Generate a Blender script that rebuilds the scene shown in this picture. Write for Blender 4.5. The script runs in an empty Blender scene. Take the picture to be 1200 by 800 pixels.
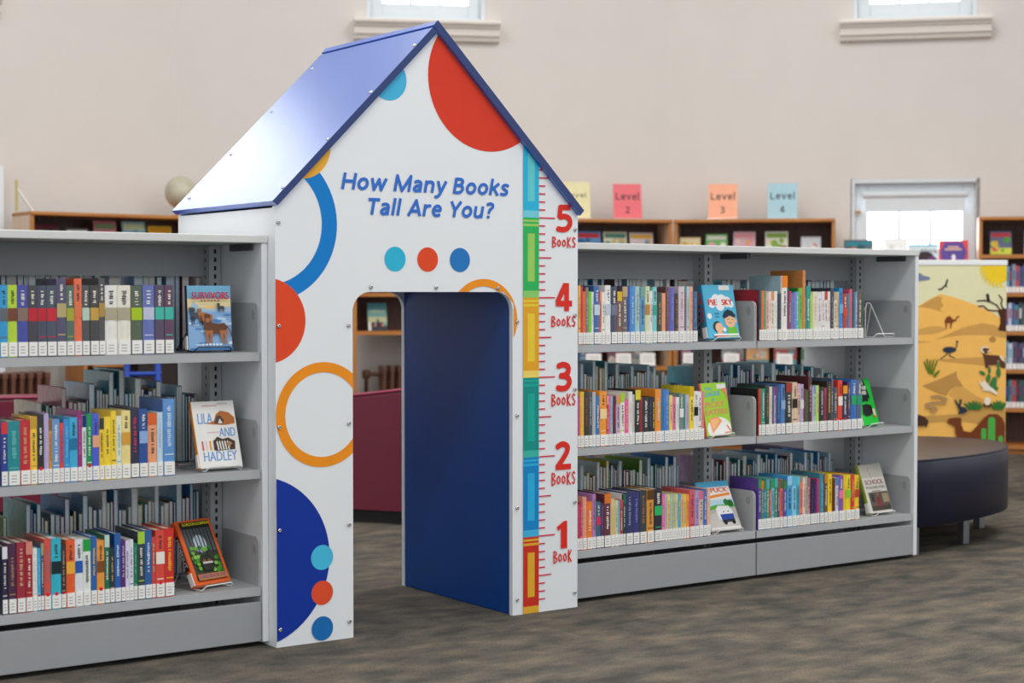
import bpy, bmesh, math, random
from mathutils import Vector, Matrix
PI = math.pi
R = math.radians
S = bpy.context.scene
COL = S.collection
random.seed(7)

# ------------------------------------------------------------------ materials
def lin(c):
    c = c / 255.0
    return c / 12.92 if c <= 0.04045 else ((c + 0.055) / 1.055) ** 2.4
def rgb(h):
    if isinstance(h, str):
        return tuple(lin(int(h[i:i + 2], 16)) for i in (0, 2, 4))
    return tuple(lin(v) for v in h)
_mats = {}
def mat(h, rough=0.5, metal=0.0, coat=0.0, spec=0.5, var=0.06, scale=18.0, bump=0.0):
    """procedural surface: a base colour with a little noise in value and gloss"""
    key = (h, rough, metal, coat, spec, var, scale, bump)
    if key in _mats: return _mats[key]
    m = bpy.data.materials.new('surface_%s' % (h if isinstance(h, str) else '%02x%02x%02x' % h))
    m.use_nodes = True
    nt = m.node_tree; b = nt.nodes['Principled BSDF']
    c = rgb(h)
    b.inputs['Roughness'].default_value = rough
    b.inputs['Metallic'].default_value = metal
    b.inputs['Coat Weight'].default_value = coat
    b.inputs['Coat Roughness'].default_value = 0.12
    b.inputs['Specular IOR Level'].default_value = spec
    tc = nt.nodes.new('ShaderNodeTexCoord')
    nz = nt.nodes.new('ShaderNodeTexNoise'); nz.inputs['Scale'].default_value = scale; nz.inputs['Detail'].default_value = 3
    nt.links.new(tc.outputs['Object'], nz.inputs['Vector'])
    rp = nt.nodes.new('ShaderNodeValToRGB')
    rp.color_ramp.elements[0].position = 0.3; rp.color_ramp.elements[1].position = 0.7
    rp.color_ramp.elements[0].color = tuple(v * (1 - var) for v in c) + (1,)
    rp.color_ramp.elements[1].color = tuple(min(1, v * (1 + var)) for v in c) + (1,)
    nt.links.new(nz.outputs['Fac'], rp.inputs['Fac'])
    nt.links.new(rp.outputs['Color'], b.inputs['Base Color'])
    if bump:
        bp = nt.nodes.new('ShaderNodeBump'); bp.inputs['Strength'].default_value = bump; bp.inputs['Distance'].default_value = 0.002
        n2 = nt.nodes.new('ShaderNodeTexNoise'); n2.inputs['Scale'].default_value = scale * 20
        nt.links.new(tc.outputs['Object'], n2.inputs['Vector'])
        nt.links.new(n2.outputs['Fac'], bp.inputs['Height']); nt.links.new(bp.outputs['Normal'], b.inputs['Normal'])
    _mats[key] = m
    return m
def ink(h): return mat(h, 0.42, var=0.03, spec=0.2)
def jacket(h): return mat(h, 0.3, coat=0.25, var=0.08, scale=60)

def wood_mat(h1, h2, rough=0.4, axis='X'):
    key = ('wood', h1, h2, axis)
    if key in _mats: return _mats[key]
    m = bpy.data.materials.new('oak_grain'); m.use_nodes = True
    nt = m.node_tree; b = nt.nodes['Principled BSDF']; b.inputs['Roughness'].default_value = rough
    tc = nt.nodes.new('ShaderNodeTexCoord'); mp = nt.nodes.new('ShaderNodeMapping')
    mp.inputs['Scale'].default_value = {'X': (1.5, 40, 40), 'Z': (40, 40, 1.5)}[axis]
    nz = nt.nodes.new('ShaderNodeTexNoise'); nz.inputs['Scale'].default_value = 2.0; nz.inputs['Detail'].default_value = 6; nz.inputs['Distortion'].default_value = 0.6
    rp = nt.nodes.new('ShaderNodeValToRGB')
    rp.color_ramp.elements[0].color = rgb(h1) + (1,); rp.color_ramp.elements[1].color = rgb(h2) + (1,)
    rp.color_ramp.elements[0].position = 0.3; rp.color_ramp.elements[1].position = 0.75
    nt.links.new(tc.outputs['Object'], mp.inputs['Vector']); nt.links.new(mp.outputs['Vector'], nz.inputs['Vector'])
    nt.links.new(nz.outputs['Fac'], rp.inputs['Fac']); nt.links.new(rp.outputs['Color'], b.inputs['Base Color'])
    _mats[key] = m
    return m

def carpet_mat():
    m = bpy.data.materials.new('carpet_tile'); m.use_nodes = True
    nt = m.node_tree; b = nt.nodes['Principled BSDF']
    b.inputs['Roughness'].default_value = 0.95; b.inputs['Specular IOR Level'].default_value = 0.1
    N = nt.nodes.new; Lk = nt.links.new
    tc = N('ShaderNodeTexCoord')
    def mapped(scale, loc=(0, 0, 0)):
        mp = N('ShaderNodeMapping'); mp.inputs['Scale'].default_value = scale; mp.inputs['Location'].default_value = loc
        mp.inputs['Rotation'].default_value = (0, 0, R(0))
        Lk(tc.outputs['Object'], mp.inputs['Vector']); return mp
    def noise(mp, sc, det, dist=0.0):
        n = N('ShaderNodeTexNoise'); n.inputs['Scale'].default_value = sc; n.inputs['Detail'].default_value = det; n.inputs['Distortion'].default_value = dist
        Lk(mp.outputs['Vector'], n.inputs['Vector']); return n
    def ramp(src, els):
        r = N('ShaderNodeValToRGB'); cr = r.color_ramp
        while len(cr.elements) < len(els): cr.elements.new(0.5)
        for e, (p, c) in zip(cr.elements, els): e.position = p; e.color = c + (1,)
        Lk(src, r.inputs['Fac']); return r
    # tiles laid in staggered courses, each with its own tint
    br = N('ShaderNodeTexBrick'); br.inputs['Scale'].default_value = 1.0
    br.inputs['Brick Width'].default_value = 0.33; br.inputs['Row Height'].default_value = 0.2; br.inputs['Mortar Size'].default_value = 0.0
    br.inputs['Color1'].default_value = (0.25, 0.25, 0.25, 1); br.inputs['Color2'].default_value = (0.75, 0.75, 0.75, 1)
    Lk(tc.outputs['Object'], br.inputs['Vector'])
    big = noise(mapped((4.5, 8.0, 1)), 1.4, 8, 0.0)
    streak = noise(mapped((14, 60, 1)), 2.0, 5, 0.0)
    fine = noise(mapped((110, 190, 1)), 1.5, 3)
    mx = N('ShaderNodeMath'); mx.operation = 'MULTIPLY_ADD'; mx.inputs[1].default_value = 0.22
    Lk(br.outputs['Color'], mx.inputs[0]); Lk(big.outputs['Fac'], mx.inputs[2])
    m2 = N('ShaderNodeMath'); m2.operation = 'MULTIPLY_ADD'; m2.inputs[1].default_value = 0.30
    Lk(streak.outputs['Fac'], m2.inputs[0]); Lk(mx.outputs[0], m2.inputs[2])
    base = ramp(m2.outputs[0], [(0.56, rgb((73, 72, 69))), (0.70, rgb((88, 85, 79))), (0.84, rgb((103, 97, 88))), (0.97, rgb((120, 109, 96)))])
    mm = N('ShaderNodeMix'); mm.data_type = 'RGBA'; mm.blend_type = 'MULTIPLY'; mm.inputs[0].default_value = 0.9
    fr = ramp(fine.outputs['Fac'], [(0.3, (0.60, 0.60, 0.60)), (0.7, (1.3, 1.3, 1.3))])
    Lk(base.outputs['Color'], mm.inputs[6]); Lk(fr.outputs['Color'], mm.inputs[7])
    Lk(mm.outputs[2], b.inputs['Base Color'])
    bp = N('ShaderNodeBump'); bp.inputs['Strength'].default_value = 0.5; bp.inputs['Distance'].default_value = 0.004
    Lk(fine.outputs['Fac'], bp.inputs['Height']); Lk(bp.outputs['Normal'], b.inputs['Normal'])
    return m

def glow_mat(strength):
    """a window pane with bright overcast daylight behind it"""
    m = bpy.data.materials.new('daylit_glass'); m.use_nodes = True
    nt = m.node_tree; b = nt.nodes['Principled BSDF']
    b.inputs['Base Color'].default_value = (0.9, 0.95, 1, 1); b.inputs['Roughness'].default_value = 0.05
    tc = nt.nodes.new('ShaderNodeTexCoord'); nz = nt.nodes.new('ShaderNodeTexNoise'); nz.inputs['Scale'].default_value = 0.7
    rp = nt.nodes.new('ShaderNodeValToRGB')
    rp.color_ramp.elements[0].color = (0.93, 0.97, 1, 1); rp.color_ramp.elements[1].color = (1, 1, 1, 1)
    nt.links.new(tc.outputs['Object'], nz.inputs['Vector']); nt.links.new(nz.outputs['Fac'], rp.inputs['Fac'])
    nt.links.new(rp.outputs['Color'], b.inputs['Emission Color']); b.inputs['Emission Strength'].default_value = strength
    return m

# ------------------------------------------------------------------ mesh building
_fontcache = {}
def glyphs(text, bold=0.0):
    """outline of a line of lettering: (verts2d, faces), unit cap height, origin at left baseline"""
    key = (text, bold)
    if key in _fontcache: return _fontcache[key]
    cu = bpy.data.curves.new('lettering', 'FONT'); cu.body = text; cu.size = 1.0; cu.offset = bold; cu.resolution_u = 4
    ob = bpy.data.objects.new('lettering', cu); COL.objects.link(ob)
    bpy.context.view_layer.update()
    dg = bpy.context.evaluated_depsgraph_get()
    me = ob.evaluated_get(dg).to_mesh()
    vs = [(v.co.x, v.co.y) for v in me.vertices]; fs = [tuple(p.vertices) for p in me.polygons]
    ob.evaluated_get(dg).to_mesh_clear()
    bpy.data.objects.remove(ob); bpy.data.curves.remove(cu)
    _fontcache[key] = (vs, fs)
    return vs, fs

class MB:
    def __init__(s): s.v = []; s.f = []; s.mi = []; s.sm = []; s.mats = []
    def m(s, material):
        if material not in s.mats: s.mats.append(material)
        return s.mats.index(material)
    def add(s, vs, fs, material, smooth=False):
        k = len(s.v); i = s.m(material)
        s.v += [tuple(v) for v in vs]
        for f in fs: s.f.append(tuple(k + q for q in f)); s.mi.append(i); s.sm.append(smooth)
    def box(s, x0, x1, y0, y1, z0, z1, material):
        s.add([(x0, y0, z0), (x1, y0, z0), (x1, y1, z0), (x0, y1, z0), (x0, y0, z1), (x1, y0, z1), (x1, y1, z1), (x0, y1, z1)],
              [(0, 3, 2, 1), (4, 5, 6, 7), (0, 1, 5, 4), (1, 2, 6, 5), (2, 3, 7, 6), (3, 0, 4, 7)], material)
        return s
    def prism(s, poly, to3, d0, d1, material, side=None, smooth=False):
        """extrude a 2-D outline: to3(a, b, d) -> point"""
        n = len(poly)
        vs = [to3(a, b, d0) for a, b in poly] + [to3(a, b, d1) for a, b in poly]
        s.add(vs, [tuple(range(n)), tuple(range(2 * n - 1, n - 1, -1))], material)
        s.add(vs, [(i, i + n, (i + 1) % n + n, (i + 1) % n) for i in range(n)], side or material, smooth)
        return s
    def flat(s, poly, to3, d, material):
        s.add([to3(a, b, d) for a, b in poly], [tuple(range(len(poly)))], material)
    def stroke(s, pts, w, to3, d, material, caps=True):
        d -= 3e-6
        for (x0, y0), (x1, y1) in zip(pts, pts[1:]):
            L = math.hypot(x1 - x0, y1 - y0) or 1e-9
            nx, ny = -(y1 - y0) / L * w / 2, (x1 - x0) / L * w / 2
            d += 3e-6; s.flat([(x0 + nx, y0 + ny), (x0 - nx, y0 - ny), (x1 - nx, y1 - ny), (x1 + nx, y1 + ny)], to3, d, material)
        if caps:
            for x, y in pts: d += 3e-6; s.flat(disc(x, y, w / 2, n=10), to3, d, material)
    def text(s, txt, x0, x1, z0, cap, to3, d, material, bold=0.0, shear=0.0, rot=0.0):
        vs, fs = glyphs(txt, 0.0)
        if not vs: return
        a0 = min(v[0] for v in vs); a1 = max(v[0] for v in vs); H = 0.729
        k = (x1 - x0 - (bold * cap * 2 if bold >= 0.015 else 0)) / (a1 - a0); x0 = x0 + (bold * cap if bold >= 0.015 else 0)
        P = [((v[0] - a0) * k, v[1] / H * cap) for v in vs]
        P = [(x + shear * y, y) for x, y in P]
        c, sn = math.cos(rot), math.sin(rot)
        P = [(x0 + x * c - y * sn, z0 + x * sn + y * c) for x, y in P]
        n = 1 if bold < 0.015 else 5
        for j in range(n):
            sx = 0 if n == 1 else (j / (n - 1) - 0.5) * 2 * bold * cap
            s.add([to3(a + sx, b, d + j * 0.00001) for a, b in P], fs, material)
    def tube(s, pts, r, material, n=8, closed=False):
        pts = [Vector(p) for p in pts]; rings = []
        m = len(pts); up = Vector((0.31, 0.17, 0.93)).normalized()
        for i, p in enumerate(pts):
            a = pts[(i - 1) % m] if (closed or i > 0) else p
            b = pts[(i + 1) % m] if (closed or i < m - 1) else p
            t = (b - a).normalized(); u = t.cross(up)
            if u.length < 1e-3: u = t.cross(Vector((1, 0, 0)))
            u.normalize(); w = t.cross(u)
            rr = r[i] if isinstance(r, (list, tuple)) else r
            rings.append([p + (u * math.cos(2 * PI * k / n) + w * math.sin(2 * PI * k / n)) * rr for k in range(n)])
        vs = [q for rg in rings for q in rg]; fs = []
        for i in range(m if closed else m - 1):
            j = (i + 1) % m
            for k in range(n): fs.append((i * n + k, i * n + (k + 1) % n, j * n + (k + 1) % n, j * n + k))
        s.add(vs, fs, material, True)
        if not closed: s.add(vs, [tuple(range(n)), tuple(range((m - 1) * n, m * n))], material)
    def lathe(s, prof, cx, cy, material, n=24):
        vs = [(cx + r * math.cos(2 * PI * k / n), cy + r * math.sin(2 * PI * k / n), z) for r, z in prof for k in range(n)]
        fs = [(i * n + k, i * n + (k + 1) % n, (i + 1) * n + (k + 1) % n, (i + 1) * n + k) for i in range(len(prof) - 1) for k in range(n)]
        s.add(vs, fs, material, True)
        s.add(vs, [tuple(range(n))[::-1], tuple(range((len(prof) - 1) * n, len(prof) * n))], material)
    def build(s, name, parent=None, loc=(0, 0, 0), rot=(0, 0, 0), bevel=0.0):
        me = bpy.data.meshes.new(name); me.from_pydata(s.v, [], s.f)
        for q in s.mats: me.materials.append(q)
        me.polygons.foreach_set('material_index', s.mi); me.polygons.foreach_set('use_smooth', s.sm)
        me.update()
        o = bpy.data.objects.new(name, me); COL.objects.link(o)
        o.location = loc; o.rotation_euler = rot
        if parent: o.parent = parent
        if bevel:
            b = o.modifiers.new('edge', 'BEVEL'); b.width = bevel; b.segments = 2; b.limit_method = 'ANGLE'; b.angle_limit = R(50)
        return o

def disc(cx, cy, r, n=48, ry=None, rot=0.0):
    ry = ry or r
    out = []
    for k in range(n):
        a = 2 * PI * k / n; x = r * math.cos(a); y = ry * math.sin(a)
        out.append((cx + x * math.cos(rot) - y * math.sin(rot), cy + x * math.sin(rot) + y * math.cos(rot)))
    return out
def clip(poly, a, b, c):
    """keep the part of a convex outline where a*x + b*y <= c"""
    out = []
    for i, p in enumerate(poly):
        q = poly[(i + 1) % len(poly)]
        dp = a * p[0] + b * p[1] - c; dq = a * q[0] + b * q[1] - c
        if dp <= 0: out.append(p)
        if (dp < 0 < dq) or (dq < 0 < dp):
            t = dp / (dp - dq); out.append((p[0] + (q[0] - p[0]) * t, p[1] + (q[1] - p[1]) * t))
    return out
def tag(o, label=None, cat=None, group=None, kind=None):
    if label: o['label'] = label
    if cat: o['category'] = cat
    if group: o['group'] = group
    if kind: o['kind'] = kind
    return o
def thing(name, label, cat, loc=(0, 0, 0), rot=(0, 0, 0), group=None):
    o = bpy.data.objects.new(name, None); COL.objects.link(o)
    o.empty_display_size = 0.05; o.location = loc; o.rotation_euler = rot
    return tag(o, label, cat, group)
FR = lambda a, b, d: (a, -d, b)          # a drawing on a face that looks towards -Y
ORD = ['first', 'second', 'third', 'fourth', 'fifth', 'sixth', 'seventh', 'eighth', 'ninth', 'tenth', 'eleventh', 'twelfth', 'thirteenth', 'fourteenth',
       'fifteenth', 'sixteenth', 'seventeenth', 'eighteenth', 'nineteenth']
def ordinal(n):
    if n <= 19: return ORD[n - 1]
    t = {2: 'twent', 3: 'thirt', 4: 'fort', 5: 'fift'}[n // 10]
    return t + 'ieth' if n % 10 == 0 else t + 'y-' + ORD[n % 10 - 1]
NAMED = [('white', 235, 235, 232), ('cream', 228, 216, 185), ('light grey', 190, 190, 192), ('grey', 125, 125, 128), ('charcoal', 68, 70, 74), ('black', 36, 34, 36),
         ('red', 205, 42, 44), ('dark red', 150, 36, 46), ('maroon', 92, 34, 40), ('pink', 225, 120, 170), ('magenta', 190, 60, 120), ('salmon', 232, 145, 120), ('orange', 238, 120, 45),
         ('amber', 238, 160, 50), ('yellow', 248, 210, 45), ('lime', 165, 215, 50), ('green', 50, 160, 80), ('dark green', 36, 78, 58), ('teal', 20, 140, 145),
         ('aqua', 130, 208, 214), ('sky blue', 70, 165, 220), ('light blue', 165, 200, 230), ('blue', 45, 100, 175), ('royal blue', 70, 90, 215), ('navy', 42, 48, 92),
         ('indigo', 75, 75, 160), ('purple', 100, 55, 125), ('lavender', 190, 172, 214), ('brown', 112, 68, 55), ('tan', 205, 170, 120), ('slate blue', 88, 108, 140), ('sage', 130, 165, 140)]
def colour_name(h):
    r, g, b = (int(h[i:i + 2], 16) for i in (0, 2, 4))
    return min(NAMED, key=lambda t: (t[1] - r) ** 2 * 0.9 + (t[2] - g) ** 2 * 1.2 + (t[3] - b) ** 2)[0]

M_WHITE = mat('eceeef', 0.38, var=0.015)
M_EDGE = mat('e2e6ea', 0.4, var=0.015)
M_STEEL = mat('aeb1b4', 0.42, var=0.02, bump=0.05)
M_STEEL_D = mat('9a9da1', 0.42, var=0.02)
M_TOP = mat('d4d5d4', 0.4, var=0.02)
M_DARKST = mat('56595e', 0.4, metal=0.3, var=0.05)
M_SLOT = mat('1c1d20', 0.7, var=0.02)
M_CHROME = mat('c8c6c4', 0.22, metal=1.0, var=0.02)
M_PAGE = mat('d9cfb8', 0.85, var=0.08, scale=120)
M_PAGEW = mat('e6e4de', 0.85, var=0.08, scale=120)
M_LABEL = mat('f0efec', 0.45, var=0.02)
M_DOT = ink('d8203a')
M_WIREW = mat('e8e8e6', 0.35, var=0.02)
M_WIREB = mat('16161a', 0.35, var=0.02)
OAK = wood_mat('a8662c', 'c8863c')
OAKZ = wood_mat('a8662c', 'c8863c', axis='Z')
WALNUT = wood_mat('3c2218', '5c3624', rough=0.5, axis='Z')
PALEOAK = wood_mat('d8b898', 'e6cdb2', axis='Z')

def smooth(pts, n=6):
    out = []
    for i in range(len(pts) - 1):
        p0, p1, p2, p3 = pts[max(i - 1, 0)], pts[i], pts[i + 1], pts[min(i + 2, len(pts) - 1)]
        for k in range(n):
            t = k / n; out.append(tuple(0.5 * (2 * b + (c - a) * t + (2 * a - 5 * b + 4 * c - d) * t * t + (3 * b - a - 3 * c + d) * t ** 3) for a, b, c, d in zip(p0, p1, p2, p3)))
    out.append(pts[-1]); return out

# heavy sans letters drawn as strokes (cap height 1): width, [(curved, points)]
SANS = {
 'H': (.72, [(0, [(.09, 0), (.09, 1)]), (0, [(.63, 0), (.63, 1)]), (0, [(.09, .5), (.63, .5)])]),
 'o': (.60, [(1, [(.3 + .215 * math.sin(t * PI / 8), .375 + .29 * math.cos(t * PI / 8)) for t in range(17)])]),
 'w': (.84, [(0, [(.05, .75), (.235, .05), (.42, .68), (.605, .05), (.79, .75)])]),
 'M': (.92, [(0, [(.09, 0), (.10, .96), (.46, .06), (.82, .96), (.83, 0)])]),
 'a': (.55, [(1, [(.10, .62), (.22, .67), (.36, .64), (.43, .52), (.43, .3)]), (0, [(.43, .35), (.43, 0)]), (1, [(.43, .40), (.22, .38), (.10, .22), (.19, .08), (.34, .12), (.43, .26)])]),
 'n': (.58, [(0, [(.09, 0), (.09, .75)]), (1, [(.09, .5), (.19, .64), (.33, .67), (.45, .59), (.47, .4)]), (0, [(.47, .42), (.47, 0)])]),
 'y': (.54, [(0, [(.05, .75), (.275, .06)]), (0, [(.50, .75), (.245, -.10)]), (1, [(.245, -.10), (.16, -.22), (.03, -.24)])]),
 'B': (.62, [(0, [(.09, 0), (.09, 1)]), (1, [(.09, .92), (.32, .92), (.45, .84), (.45, .65), (.32, .54), (.09, .54)]), (1, [(.30, .54), (.48, .46), (.52, .29), (.44, .13), (.30, .08), (.09, .08)])]),
 'k': (.55, [(0, [(.09, 0), (.09, 1.06)]), (0, [(.50, .76), (.14, .36)]), (0, [(.23, .46), (.52, -.01)])]),
 's': (.48, [(1, [(.42, .63), (.28, .68), (.14, .63), (.12, .50), (.25, .39), (.38, .29), (.38, .14), (.24, .07), (.05, .11)])]),
 'T': (.60, [(0, [(.0, .92), (.60, .92)]), (0, [(.30, .92), (.30, 0)])]),
 'l': (.20, [(0, [(.09, 0), (.09, 1.06)])]),
 'A': (.72, [(0, [(.05, 0), (.36, .96), (.67, 0)]), (0, [(.16, .3), (.56, .3)])]),
 'r': (.40, [(0, [(.09, 0), (.09, .75)]), (1, [(.09, .48), (.19, .63), (.38, .67)])]),
 'e': (.56, [(0, [(.10, .38), (.48, .38)]), (1, [(.47, .37), (.44, .57), (.30, .67), (.15, .59), (.09, .37), (.16, .15), (.30, .07), (.47, .11)])]),
 'Y': (.62, [(0, [(.04, 1), (.31, .45), (.58, 1)]), (0, [(.31, .45), (.31, 0)])]),
 'u': (.58, [(0, [(.09, .75), (.09, .3)]), (1, [(.09, .35), (.12, .14), (.24, .07), (.38, .11), (.47, .26)]), (0, [(.47, .75), (.47, 0)])]),
 '?': (.45, [(1, [(.05, .86), (.21, .93), (.36, .87), (.37, .70), (.25, .54), (.21, .32)]), (0, [(.21, .0), (.21, .17)])]),
 '5': (.58, [(0, [(.50, .91), (.15, .91), (.12, .52)]), (1, [(.12, .54), (.30, .58), (.46, .50), (.49, .30), (.38, .13), (.22, .09), (.05, .12)])]),
 '4': (.64, [(0, [(.42, 0), (.42, 1.0)]), (0, [(.38, .97), (.07, .30)]), (0, [(.02, .27), (.62, .27)])]),
 '3': (.58, [(1, [(.07, .86), (.26, .92), (.43, .84), (.43, .65), (.30, .54), (.16, .53)]), (1, [(.22, .53), (.42, .47), (.48, .29), (.38, .12), (.22, .08), (.05, .12)])]),
 '2': (.58, [(1, [(.06, .80), (.25, .91), (.43, .82), (.42, .63), (.28, .38), (.11, .14)]), (0, [(.02, .09), (.56, .09)])]), ' ': (.26, []),
 'L': (.52, [(0, [(.09, 1), (.09, 0)]), (0, [(.09, .08), (.52, .08)])]), 'v': (.54, [(0, [(.05, .75), (.27, .05), (.49, .75)])]), '1': (.34, [(0, [(.24, 0), (.24, 1)]), (0, [(.22, .95), (.02, .80)])])}
def sans(mb, txt, x0, x1, z0, cap, d, material, weight=.20, shear=0.0):
    tot = sum(SANS[c][0] + .07 for c in txt) - .07; k = (x1 - x0) / tot; x = 0
    for ch in txt:
        wd, sts = SANS[ch]; dd = d
        for curved, pts in sts:
            q = smooth(pts, 4) if curved else pts
            P = [(x0 + (x + a) * k + shear * b * cap, z0 + b * cap) for a, b in q]
            dd += 6e-6; mb.stroke(P, weight * cap, FR, dd, material, caps=False); dd += 3e-6 * len(P)
            for a, b in P[1:-1]: dd += 3e-6; mb.flat(disc(a, b, weight * cap / 2, 12), FR, dd, material)
        x += wd + .07

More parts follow.
